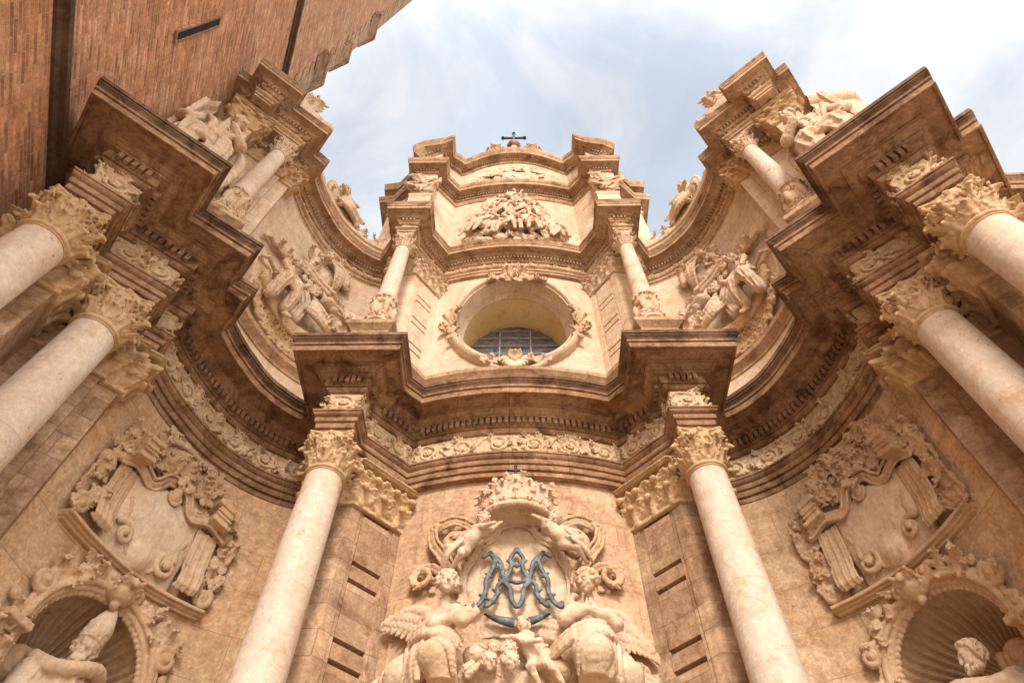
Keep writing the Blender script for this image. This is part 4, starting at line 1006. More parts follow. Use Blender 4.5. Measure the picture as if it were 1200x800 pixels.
for x in np.linspace(-.052, .054, 26):
    t = (x-.001)/.053; C.ell((x, .738-.018*(1-t*t), zz-.004), (.006, .0018+.0080*(1-t*t), .0050), None, .002)
C.build('monogram', 'iron', relief, BAY)

# kneeling angels
def angel_left():
    C = Carve((-.250, .575, -.015), (-.040, .805, .150), .00125); h = .041
    hd = (-.110, .762, .088); neck = (-.114, .737, .074); chest = (-.118, .702, .064); pel = (-.135, .655, .050); sL, sR = (-.141, .714, .056), (-.096, .713, .072)
    torso(C, neck, chest, pel, sL, sR, h); head(C, hd, (.05, 1, .1), (.35, -.15, .9), h, .002, 80, 21, .14)
    limb(C, sR, (-.079, .674, .100), (-.062, .692, .094), .0135, .0110, .0082, .004); hand(C, (-.062, .692, .094), (.1, 1, .1), (-1, 0, .2), .019, .0012, .30)
    limb(C, sL, (-.118, .668, .106), (-.072, .690, .102), .0145, .0115, .0082, .004); hand(C, (-.072, .690, .102), (.35, .9, 0), (.9, -.2, 0), .019, .0012, .30, -1)
    # near knee bare and round under thin cloth, far leg behind, shins running down out of sight
    thigh(C, [(-.135, .655, .048), (-.112, .614, .100)], .027, .0265); thigh(C, [(-.112, .614, .100), (-.100, .570, .082)], .0260, .019)
    thigh(C, [(-.150, .650, .040), (-.176, .608, .064)], .024, .024); thigh(C, [(-.176, .608, .064), (-.188, .565, .050)], .024, .020)
    # sash drawn across the waist, cloak falling between and beside the legs
    ridges(C, [(-.182, .676, .030), (-.150, .684, .078), (-.115, .672, .098), (-.082, .655, .080)], [(-.178, .640, .050), (-.145, .650, .098), (-.110, .642, .112), (-.080, .632, .086)], 5, .0058, .0022, 2)
    ridges(C, [(-.128, .645, .105), (-.136, .610, .108), (-.132, .570, .10)], [(-.168, .645, .078), (-.162, .605, .082), (-.168, .568, .076)], 5, .0052, .0018, 3)
    ridges(C, [(-.178, .668, .035), (-.200, .625, .055), (-.198, .570, .055)], [(-.205, .672, .015), (-.228, .628, .020), (-.232, .572, .025)], 5, .0062, .0022, 4)
    ridges(C, [(-.122, .632, .124), (-.098, .612, .126), (-.088, .575, .105)], [(-.104, .640, .118), (-.084, .615, .116), (-.078, .575, .095)], 2, .0030, .0018, 5)
    C.tube(spiral((-.226, .608, .034), .016, .005, 1.1, 1.0), .0085, .006, .002)
    C.ell((-.182, .738, .016), (.042, .026, .014), None, .006); wing(C, (-.140, .728, .038), (-.228, .742, .020), (-.10, -1, 0), 12, .0125, (.056, .046))
    C.rough(.0004, 7, 4); C.build('angel', 'cream', relief, BAY)['label'] = 'angel looking out at the viewer with hands folded at one side'
def angel_right():
    C = Carve((.030, .575, -.015), (.250, .820, .165), .00125); h = .041
    hd = (.110, .757, .094); neck = (.115, .738, .078); chest = (.118, .702, .068); pel = (.122, .652, .054); sL, sR = (.091, .713, .074), (.144, .713, .060)
    torso(C, neck, chest, pel, sL, sR, h); head(C, hd, (-.25, 1, .25), (-.75, -.35, .6), h, .002, 90, 31, .14)
    limb(C, sL, (.070, .674, .100), (.099, .684, .116), .0135, .0110, .0082, .004); hand(C, (.099, .684, .116), (.10, 1, .1), (1, 0, 0), .020, .0012, .10)
    limb(C, sR, (.145, .672, .102), (.107, .684, .118), .0145, .0115, .0082, .004); hand(C, (.107, .684, .118), (-.05, 1, .1), (-1, 0, 0), .020, .0012, .10, -1)
    thigh(C, [(.122, .652, .052), (.104, .612, .110)], .028, .0275); thigh(C, [(.104, .612, .110), (.106, .568, .088)], .027, .020)
    thigh(C, [(.136, .648, .042), (.164, .606, .066)], .025, .024); thigh(C, [(.164, .606, .066), (.172, .565, .052)], .024, .020)
    ridges(C, [(.160, .682, .045), (.128, .672, .098), (.092, .655, .112), (.052, .645, .078)], [(.168, .640, .050), (.130, .640, .112), (.088, .630, .122), (.045, .612, .070)], 5, .0060, .0022, 5)
    ridges(C, [(.052, .716, .040), (.058, .690, .068), (.082, .668, .090)], [(.036, .694, .030), (.046, .664, .055), (.078, .648, .078)], 4, .0062, .0022, 6)
    ridges(C, [(.120, .640, .118), (.126, .606, .115), (.122, .570, .105)], [(.156, .642, .085), (.148, .604, .088), (.152, .568, .080)], 5, .0052, .0018, 7)
    ridges(C, [(.168, .672, .035), (.190, .622, .050), (.188, .570, .055)], [(.186, .680, .020), (.215, .622, .022), (.222, .570, .025)], 5, .0060, .0022, 8)
    ridges(C, [(.112, .636, .136), (.094, .612, .138), (.092, .575, .112)], [(.092, .636, .124), (.076, .612, .122), (.078, .575, .10)], 2, .0030, .0018, 9)
    C.ell((.178, .732, .018), (.034, .032, .014), None, .006); wing(C, (.148, .732, .040), (.222, .694, .020), (.05, -1, 0), 12, .0125, (.064, .064))
    C.tube(spiral((.214, .612, .030), .020, .006, 1.2, 2.0, hand=-1), .007, .005, .002)
    C.rough(.0004, 8, 4); C.build('angel', 'cream', relief, BAY)['label'] = 'angel turned in profile with palms pressed together in prayer'
angel_left(); angel_right()
# flying children that hold the crown
C = Carve((-.150, .790, -.015), (-.015, .955, .105), .00115)
putto(C, (-.060, .925, .062), 0, (-.070, .903, .052), (-.098, .868, .046), [(-.120, .858, .070), (-.094, .838, .070)], [(-.134, .826, .046), (-.118, .820, .046)], [(-.030, .915, .060), (-.040, .900, .078)], .028, face=(.35, -.5, .8), seed=41)
wing(C, (-.082, .905, .036), (-.112, .925, .020), (-.5, -.8, 0), 5, .0075, (.03, .03)); ridges(C, [(-.088, .880, .07), (-.12, .862, .06), (-.138, .835, .04)], [(-.10, .855, .075), (-.118, .835, .07), (-.13, .81, .05)], 4, .0035, .002, 4)
C.build('flying_child', 'cream', relief, BAY)
C = Carve((.010, .800, -.015), (.155, .960, .105), .00115)
putto(C, (.072, .925, .062), 0, (.064, .908, .054), (.090, .880, .048), [(.112, .872, .072), (.108, .855, .066)], [(.132, .848, .044), (.128, .838, .046)], [(.034, .928, .066), (.046, .905, .080)], .028, face=(-.3, -.4, .85), seed=42)
wing(C, (.082, .915, .036), (.110, .935, .020), (.5, -.8, 0), 5, .0075, (.03, .03)); ridges(C, [(.085, .895, .075), (.115, .88, .065), (.138, .86, .045)], [(.10, .865, .075), (.12, .85, .07), (.14, .83, .05)], 4, .0035, .002, 5)
C.build('flying_child', 'cream', relief, BAY)
# cloud bank with cherub heads and a child among it
C = Carve((-.105, .560, -.015), (.085, .700, .135), .0013); g = np.random.default_rng(3)
for i in range(34):
    x, y = g.uniform(-.09, .07), g.uniform(.565, .655); r_ = g.uniform(.012, .022); c_ = (x, y-.012*abs(x)/.09, g.uniform(.02, .065)); C.ell(c_, (r_*1.2, r_, r_), None, .006)
    if i % 2: C.tube(spiral((c_[0], c_[1], c_[2]+r_*.8), r_*.9, r_*.3, .8, g.uniform(0, 6)), .0028, .002, .002)
putto(C, (.009, .671, .086), 0, (.012, .650, .080), (.030, .612, .080), [(.050, .588, .10), (.018, .585, .11)], [(.065, .565, .09), (.03, .562, .10)], [(-.018, .645, .094), (.03, .628, .11)], .0255, face=(-.25, -.1, 1), seed=43)
wing(C, (.026, .650, .062), (.050, .662, .05), (.3, -1, 0), 4, .007, (.025, .025))
for c_, sd, h_ in (((-.034, .632, .080), 51, .027), ((-.011, .622, .094), 52, .026), ((-.038, .600, .098), 53, .028), ((-.008, .594, .108), 54, .028), ((-.066, .596, .085), 55, .027)):
    cherub(C, c_, (.1, 1, .2), (g.uniform(-.5, .5), -.3, .9), h_, .003, sd)
C.rough(.0006, 9, 3); C.build('cherub_cloud', 'cream', relief, BAY)
# ------------------------------------------------------------------ pilaster capitals and carved friezes wrapped along the plan
def pil_capital(path, h0, h1, vox, parent, mat='gold', seed=0, name='pilaster_capital'):
    f = path_fn(path, h0); L_ = f.length; H = h1-h0; C = Carve((-.004, -.008, -.012), (L_+.004, H, .046), vox); n = max(2, int(round(L_/(H*.42)))); st = L_/n
    C.boxp((L_/2, -.003, .002), (L_, .0045, .006)); C.boxp((L_/2, H*.5, -.006), (L_, H*.5, .010)); C.boxp((L_/2, H*.93, .008), (L_, H*.07, .022), None, .002)
    C.boxp((L_/2, H*.90, .010), (L_, H*.012, .026))
    for i in range(n):
        a = (i+.5)*st; leaf(C, (a, H*.02, .003), (0, 1, .06), (0, 0, 1), H*.38, st*.95, .0015, .36, 3)
    for i in range(n+1):
        a = min(max(i*st, st*.15), L_-st*.15); leaf(C, (a, H*.16, .002), (0, 1, .08), (0, 0, 1), H*.52, st*.9, .0015, .40, 3)
    for i in range(n):
        for sg in (-1, 1):
            a = (i+.5+.27*sg)*st; scroll(C, (a, H*.74, .012), H*.085, sg, 1.5, H*.03, .001)
        rosette(C, ((i+.5)*st, H*.90, .026), H*.075)
    C.rough(vox*.35, seed, 3); return C.build(name, mat, parent, f)
def both(path): return (path, mir(path))
for q in both(PIER_L[1:]+[DIAG[1]]): pil_capital(q, .987, 1.094, .0017, facade, seed=1)
for q in both([tn(-.36, -.92), tn(-.36, -.90), tn(-.252, -.90), tn(-.252, -1.0)]): pil_capital(q, .987, 1.094, .0019, facade, seed=2)
for q in both([tn(-.252, -1.022), tn(-.125, -1.022), tn(-.125, -1.034), tn(-.087, -1.034), tn(-.087, -1.07)]): pil_capital(q, .987, 1.094, .0019, facade, seed=3)
for q in both(PIER_UP[1:]+[DIAG_UP[1]]): pil_capital(q, 2.092, 2.186, .0020, facade, 'pale_wall', seed=4)
for q in both([tn(-.335, -.975), tn(-.335, -.945), tn(-.262, -.945), tn(-.262, -1.0)]): pil_capital(q, 2.085, 2.186, .0019, facade, 'gold', seed=5)
for q in both([tn(-.262, -1.022), tn(-.125, -1.022), tn(-.125, -1.034), tn(-.087, -1.034), tn(-.087, -1.07)]): pil_capital(q, 2.09, 2.186, .0021, facade, 'gold', seed=6)

def carve_frieze(path, z0, z1, vox, parent, mat, a0, a1, seed, dep=.010, out=-.006):
    """running scroll of acanthus in low relief"""
    f0 = path_fn(path, 0); H = z1-z0; C = Carve((a0, z0+.001, out-.004), (a1, z1-.001, out+dep*1.6), vox); g = np.random.default_rng(seed); zc = (z0+z1)/2; L_ = a1-a0
    C.boxp(((a0+a1)/2, zc, out-.004), (L_, H, .006)); n = max(1, int(round(L_/(H*1.15)))); st = L_/n; b = out+.003
    prev = None
    for i in range(n):
        a = a0+(i+.5)*st; s = 1 if i % 2 else -1; r_ = min(H*.36, st*.36)
        C.tube(spiral((a, zc, b), r_, r_*.18, 1.5, -s*math.pi*.5 if True else 0, z1=.003, hand=s), H*.062, H*.045, .001); rosette(C, (a, zc, b+.003), H*.14)
        C.tube(spline([(a-st*.62, zc+s*H*.05), (a-st*.35, zc-s*H*.33), (a, zc-s*H*.36)], 4) and [(x, y, b) for x, y in spline([(a-st*.62, zc+s*H*.05), (a-st*.35, zc-s*H*.33), (a, zc-s*H*.36)], 4)], H*.055, None, .001)
        for q in range(7):
            an = g.uniform(0, 6.28); rr = g.uniform(.5, 1.1); leaf(C, (a+math.cos(an)*r_*rr, zc+math.sin(an)*r_*rr, b-.001), (math.cos(an+g.uniform(.4, 1.2)*s), math.sin(an+.8*s), .1), (0, 0, 1), H*.30, H*.20, .001, .35, 2)
    C.rough(vox*.4, seed, 3); return C.build('frieze_scrollwork', mat, parent, f0)
def frieze_all(path, z0, z1, vox, parent, mat, seed, out=-.006):
    P = np.array(path); d = np.diff(P, axis=0); ln = np.linalg.norm(d, axis=1); sl = np.r_[0, np.cumsum(ln)]; u_ = d/ln[:, None]
    cuts = [0]+[i for i in range(1, len(P)-1) if u_[i-1]@u_[i] < math.cos(R(28))]+[len(P)-1]
    for k_, (i, j) in enumerate(zip(cuts[:-1], cuts[1:])):
        a0, a1 = sl[i], sl[j]
        if a1-a0 < .03: continue
        carve_frieze(path, z0, z1, vox, parent, mat, a0+.001, a1-.001, seed+k_, out=out)
frieze_all(LOW, 1.161, 1.2355, .0016, fr1, 'frieze', 100, out=-.002)
frieze_all(UP, Z2+.042, 2.267, .0019, fr2, 'frieze', 200, out=-.004)
# carved strip over the attic panel
lA = plen(CONV_ATT)
fA = path_fn(CONV_ATT, 0)
C = Carve((lA*.12, 3.095, -.006), (lA*.88, 3.40, .022), .0026)
g = np.random.default_rng(9)
foliage(C, [(lA*(.5+.36*math.cos(t)), 3.14+.20*math.sin(t)) for t in np.linspace(math.pi, 0, 20)], 44, .036, 5, .004, .012, 'ls'); foliage(C, [(lA*.17, 3.15), (lA*.83, 3.15)], 40, .036, 6, .004, .02); foliage(C, [(lA*.28, 3.24), (lA*.72, 3.24)], 30, .036, 8, .004, .02); C.ell((lA*.5, 3.22, 0), (.05, .055, .014)); foliage(C, [(lA*.40, 3.2), (lA*.60, 3.2)], 10, .03, 7, .004, .02)
C.build('tympanum_carving', 'cream', facade, fA)

# ------------------------------------------------------------------ oval window garlands
lB = plen(CONV_UPW); fW = path_fn(CONV_UPW, 0, a0=lB/2)
DZ = -.010
C = Carve((-.105, 1.500, -.010), (.105, 1.605, .060), .0017)          # shell and scrolls below
for s in (-1, 1):
    foliage(C, [(s*.050, 1.578), (s*.092, 1.588)], 8, .017, 11, .016, .006, 'rl'); scroll(C, (s*.034, 1.578, .024), .017, s, 1.6, .005); C.tube([(s*.085, 1.575, .018), (s*.06, 1.548, .022), (s*.03, 1.528, .024), (0, 1.520, .026)], .0075, .008, .003)
for i in range(9):
    a = math.pi*(1.08+.84*i/8); C.cone((.006*math.cos(a), 1.578+.006*math.sin(a), .020), (.036*math.cos(a), 1.578+.050*math.sin(a), .034), .0035, .0068, .0015)
leaf(C, (0, 1.575, .026), (0, 1, .2), (0, 0, 1), .028, .03, .001)
C.build('shell_ornament', 'cream', frm, lambda V: fW(V+np.array([0, .012, .006])))
C = Carve((-.115, 1.940, -.010), (.115, 2.080, .055), .0018)          # crest above
for s in (-1, 1):
    scroll(C, (s*.030, 1.985, .026), .020, -s, 1.2, .006); foliage(C, [(s*.04, 1.985), (s*.092, 1.965)], 9, .018, 12, .018, .006); leaf(C, (s*.012, 1.99, .024), (s*.35, 1, .1), (0, 0, 1), .05, .03, .001)
for i in range(7):
    a = math.pi*(.18+.64*i/6); C.cone((0, 2.015, .012), (.034*math.cos(a), 2.015+.048*math.sin(a), .016), .003, .006, .001)
foliage(C, [(-.04, 1.965), (.04, 1.965)], 9, .018, 13, .022, .008); C.build('crest_ornament', 'carved', frm, lambda V: fW(V+np.array([0, .130, .004])))
for s in (-1, 1):
    C = Carve((-.235, 1.66, -.010), (-.135, 1.87, .055), .0018)
    foliage(C, [(-.178, 1.86), (-.196, 1.80), (-.200, 1.74), (-.182, 1.68)], 26, .020, 14, .016, .009); foliage(C, [(-.212, 1.80), (-.214, 1.72)], 7, .020, 15, .006, .005, 'l')
    C.build('side_garland', 'carved', frm, (lambda s: lambda V: fW((V+np.array([-.010, .085, .004]))*np.array([s, 1, 1])))(s), flip=(s == -1))

# ------------------------------------------------------------------ cartouches on the concave walls
def wall_fn(side):
    if side < 0: return path_fn(wall_curve), False
    L_ = plen(wall_curve); f = path_fn(wr); return (lambda V: f(np.c_[L_-V[:, 0], V[:, 1], V[:, 2]])), True
def cartouche(side, label):
    f0, fl = wall_fn(side); A0 = .225; f = lambda V: f0(V*np.array([.97, 1, .80])+np.array([A0, 0, 0]))
    p = f(np.array([[0, .78, 0.]]))[0]; t = thing('wall_cartouche', label, 'cartouche', tuple(p), 'blank tablets over the niches'); vx = .0016
    C = Carve((-.185, .745, -.010), (.185, .785, .070), vx)
    C.boxp((0, .7755, .010), (.176, .0034, .020), None, .001); C.boxp((0, .7705, .006), (.174, .0020, .013), None, .0005); C.boxp((0, .7665, .002), (.170, .0025, .009))
    C.build('ledge', 'carved', t, f, flip=fl)
    C = Carve((-.13, .775, -.012), (.13, .965, .050), vx)      # blank field
    C.ell((0, .868, .006), (.098, .100, .034), None, .004); C.boxp((0, .86, .004), (.092, .088, .014), None, .010, .008); C.ell((0, .806, .012), (.034, .034, .034), None, .012)
    C.rough(.0005, 3, 5); C.build('blank_field', 'cream', t, f, flip=fl)
    C = Carve((-.190, .775, -.012), (.190, 1.090, .085), vx)   # scrolled frame
    for s in (-1, 1):
        for i in range(7):       # fluted brackets that roll forward at the foot
            x = s*(.094+i*.0072); C.tube([(x*.99, .930, .016), (x, .895, .020), (x*1.01, .850, .024), (x*1.02, .822, .034), (x*1.0, .800, .042), (x*.98, .793, .036), (x*.98, .800, .028)], .0036+.0014*(i % 2), None, .0006)
        scroll(C, (s*.060, .815, .030), .024, s, 2.4, .0066, .001, 1.4, .012); scroll(C, (s*.024, .802, .026), .015, -s, .5, .005)
        C.tube([(s*.072, .835, .03), (s*.068, .86, .026), (s*.078, .885, .024)], .006, .005, .002)
        mould(C, [(s*.150, .930), (s*.112, .950), (s*.085, .946), (s*.062, .938), (s*.045, .952), (s*.030, .976), (0, .986)], .0115, .024)
        A = np.array([[math.cos(R(14)), -s*math.sin(R(14)), 0], [s*math.sin(R(14)), math.cos(R(14)), 0], [0, 0, 1]])
        C.boxp((s*.120, .968, .030), (.020, .020, .026), A, .002, .001); C.boxp((s*.118, .992, .030), (.024, .006, .032), A, .002); C.boxp((s*.122, .947, .030), (.024, .005, .032), A, .002)
        for yy in (.962, .972): C.boxp((s*.12, yy, .058), (.022, .0025, .003), A)
        scroll(C, (s*.118, 1.012, .024), .017, s, .3, .0055)
        foliage(C, [(s*.158, .79), (s*.165, .84), (s*.160, .89), (s*.168, .925), (s*.158, .965), (s*.140, .995), (s*.112, 1.022)], 44+(60 if side > 0 else 0), .019, 21+s, .006, .009)
        scroll(C, (s*.158, .805, .014), .021, -s, 1.0, .0065); scroll(C, (s*.166, .905, .012), .019, s, 4.0, .006)
        foliage(C, [(s*.070, 1.085), (s*.088, 1.05), (s*.085, 1.01), (s*.05, .985)], 22+(60 if side > 0 else 0), .017, 25+s, .006, .007)
    foliage(C, [(-.07, 1.078), (0, 1.095), (.07, 1.078)], 15+(60 if side > 0 else 0), .016, 29, .006, .006)
    C.tube([(.076*math.cos(a), 1.035+.046*math.sin(a), .014) for a in np.linspace(0, 2*math.pi, 36)], .0062, None, .001); C.ell((0, 1.035, 0), (.07, .043, .014)); foliage(C, [(-.035, 1.03), (.035, 1.04)], 14+(60 if side > 0 else 0), .016, 31, .008, .015, 'ls')
    foliage(C, [(-.030, .985), (.030, .985)], 9, .015, 33+(60 if side > 0 else 0), .034, .006); C.ell((0, .955, .034), (.014, .018, .010), None, .002); C.tube([(.016*math.cos(a), .952+.02*math.sin(a), .036) for a in np.linspace(math.pi, 2*math.pi, 10)], .0035, None, .001)
    C.rough(.0005, 4, 4); C.build('scrolled_frame', 'carved', t, f, flip=fl)
cartouche(-1, 'scrolled cartouche with a blank tablet over the mitred bishop in his niche')
cartouche(1, 'scrolled cartouche with a blank tablet over the bareheaded saint in his niche')

# ------------------------------------------------------------------ shell niches and their statues
def niche(side, label):
    f0, fl = wall_fn(side); f = lambda V: f0(V+np.array([NICHE_A, 0, 0])); W, Hs, Dp = NICHE_W, NICHE_H, .112
    p = f(np.array([[0, .27, 0.]]))[0]; t = thing('shell_niche', label, 'niche', tuple(p), 'shell headed niches in the concave walls')
    # ribbed half dome: ribs spread from the hinge at the back
    mb = MB(); nt_, nr = 420, 26; G = np.zeros((nt_+1, nr+1, 3))
    for i in range(nt_+1):
        th = math.pi*(-.12+1.24*i/nt_)
        for j in range(nr+1):
            u_ = j/nr*1.07; r_ = W*u_; rib = .0130*min(1, u_*1.3)**.8*abs(math.sin((th)*22.0))**1.3; G[i, j] = (r_*math.cos(th), Hs-.012+(r_+.012*u_)*math.sin(th), min(-.003, -Dp*math.sqrt(max(0, 1-(u_*.975)**2))-.008+rib))
    V = f(G.reshape(-1, 3)); Fq = []
    for i in range(nt_):
        for j in range(nr):
            a = i*(nr+1)+j; q = [a, a+1, a+nr+2, a+nr+1]; Fq.append(q[::-1] if fl else q)
    mb.add(V, Fq); mb.build('ribbed_shell', 'carved', t, sharp=60)
    # curved back below the shell and the floor
    mb = MB(); nb_ = 28; G = np.array([[(W*1.07*math.cos(a), h, -Dp*1.05*math.sin(a)-.004) for h in (.262, Hs-.035)] for a in np.linspace(0, math.pi, nb_+1)]); V = f(G.reshape(-1, 3))
    mb.add(V, [([2*i, 2*i+1, 2*i+3, 2*i+2] if fl else [2*i, 2*i+2, 2*i+3, 2*i+1]) for i in range(nb_)]); mb.build('niche_back', 'wall', t)
    mb = MB(); G = np.array([(W*1.05*math.cos(a), .268, -Dp*1.05*math.sin(a)) for a in np.linspace(0, math.pi, nb_+1)]+[(-W, .268, .03), (W, .268, .03)]); V = f(G); mb.add(V, [list(range(len(V)))[::(-1 if fl else 1)]]); mb.build('niche_floor', 'carved', t)
    # moulded arch with scalloped lip and carved border
    C = Carve((-.185, .30, -.022), (.185, .760, .055), .0017); arch = [(W*1.0, .28)]+[(W*math.cos(a), Hs+W*math.sin(a)) for a in np.linspace(0, math.pi, 40)]+[(-W, .28)]
    for o, r_, z in ((.004, .0055, .006), (.014, .0065, .012), (.024, .0045, .008), (.010, .008, .0)):
        k_ = (W+o)/W; C.tube([(x*k_, Hs+(y-Hs)*(k_ if y > Hs else 1), z) for x, y in arch], r_, None, .001)
    for i in range(30):
        a = math.pi*(i+.5)/30; C.ell(((W-.003)*math.cos(a), Hs+(W-.003)*math.sin(a), .001), (.0062, .0062, .006), None, .001)
    for s in (-1, 1):
        foliage(C, [(s*(W+.034)*math.cos(a), Hs+(W+.034)*math.sin(a)) for a in np.linspace(.55, 1.25, 8)], 20, .015, 44+s+7*side, .004, .007, 'rl'); foliage(C, [(s*(W+.032), Hs-.20), (s*(W+.034), Hs+.03)], 30, .016, 47+s+9*side, .004, .007)
        scroll(C, (s*(W+.036)*math.cos(.42), Hs+(W+.036)*math.sin(.42), .010), .022, s, 1.2, .0075); C.boxp((s*(W+.030), Hs-.018, .012), (.026, .0065, .022), None, .002)
        scroll(C, (s*.030, Hs+W+.026, .012), .018, s, 2.8, .007)
    C.ell((0, Hs+W+.010, .018), (.028, .020, .020), None, .003); leaf(C, (0, Hs+W-.012, .018), (0, 1, .2), (0, 0, 1), .045, .04, .001)
    C.rough(.0005, 5, 4); C.build('carved_arch', 'carved', t, f, flip=fl)
    # scroll of the shell hinge beside the figure
    C = Carve((-.11, .52, -.10), (.11, .66, .02), .0018)
    scroll(C, (-.055, .590, -.045), .030, -1, .5, .009, .002, 2.2); C.tube([(-.085, .56, -.05), (-.03, .555, -.06), (.03, .555, -.065)], .012, .010, .004)
    C.build('shell_hinge', 'carved', t, f, flip=fl)
niche(-1, 'ribbed shell niche that shelters the mitred bishop')
niche(1, 'ribbed shell niche that shelters the bareheaded saint')
def niche_statue(side, label):
    f0, fl = wall_fn(side); f = lambda V: f0(V+np.array([NICHE_A, 0, 0])); p = f(np.array([[0, .268, -.015]]))[0]
    t = thing('stone_statue', label, 'statue', tuple(p)); h = .046; z = -.012
    C = Carve((-.115, .265, -.085), (.115, .745, .090), .0017)
    hd = (.004, .636, z+.012); u_, fc = (.10, 1, .10), (-.45, -.30, .85)
    if side > 0: hd = (-.014, .604, z+.012); u_, fc = (.05, 1, .15), (.55, -.35, .75)
    dy = 0 if side < 0 else -.034
    torso(C, (.0, .605+dy, z), (.0, .560+dy, z), (.0, .480+dy, z), (-.050, .574+dy, z), (.050, .574+dy, z), h)
    for s in (-1, 1):
        C.cone((s*.052, .572+dy, z), (s*.068, .515+dy, z+.012), .019, .017, .006); C.cone((s*.068, .515+dy, z+.012), (s*.030, .500+dy, z+.055), .016, .011, .004); hand(C, (s*.030, .500+dy, z+.055), (-s*.3, .2, 1), (0, 1, 0), .022, .002, .5, s)
    drape(C, [(0, .560+dy, z), (0, .47+dy, z+.004), (0, .36, z), (0, .268, z)], .046, .072, .008, 13, .3)
    ridges(C, [(-.060, .575+dy, z+.02), (-.085, .49, z+.02), (-.085, .38, z+.01)], [(.060, .575+dy, z+.02), (.085, .49, z+.02), (.085, .38, z+.01)], 9, .006, .004, 5)
    if side < 0:
        head(C, hd, u_, fc, h, .003, 60, 61); uu = unit(u_); x = unit(np.cross(uu, unit(fc))); ff = np.cross(x, uu); A = np.array([x, uu, ff]); b = pv(*hd)
        # beard, collar of the cope and the tall pointed mitre
        for i in range(26): C.ell(b+(x*random.uniform(-.22, .22)-uu*random.uniform(.35, .62)+ff*random.uniform(.12, .34))*h, (.075*h,)*3, None, .004)
        for i in range(12): C.cone(b+uu*h*(.26+.10*i), b+uu*h*(.36+.10*i), h*(.43+.04*math.sin(i*.35)-.030*max(0, i-4)), None, .003)
        C.cone(b+uu*h*1.30, b+uu*h*1.72-ff*h*.02, h*.26, h*.06, .006)
        C.tube([b+(x*.44*math.cos(a)+ff*.46*math.sin(a)+uu*.30)*h for a in np.linspace(0, 6.28, 24)], h*.05); C.tube([b+(uu*(.3+1.3*q)+ff*(.47-.42*q*q))*h for q in np.linspace(0, 1, 8)], h*.05, h*.03, .002)
        for s in (-1, 1): C.tube([b+(x*s*.2-ff*.42+uu*.2)*h, b+(x*s*.26-ff*.5-uu*.4)*h, b+(x*s*.3-ff*.5-uu*1.0)*h], h*.09, h*.1, .003)
        C.tube([(.0+.052*math.cos(a), .592+.012*math.sin(2*a), z+.046*math.sin(a)) for a in np.linspace(0, 6.28, 26)], .011, None, .004)
    else:
        head(C, hd, u_, fc, h, .003, 80, 62, .12)
        for i in range(22): C.ell(pv(*hd)+pv(random.uniform(-.012, .016), -random.uniform(.016, .028), random.uniform(.006, .02)), (.0036,)*3, None, .003)
        C.tube([(.0+.048*math.cos(a), .555+.01*math.sin(2*a), z+.040*math.sin(a)) for a in np.linspace(0, 6.28, 26)], .013, None, .005)
    C.rough(.0006, 12, 3); C.build('figure', 'cream', t, f, flip=fl)
niche_statue(-1, 'statue of a bishop in a tall pointed mitre, standing in a shell niche')
niche_statue(1, 'statue of a bareheaded curly haired saint, standing in a shell niche')
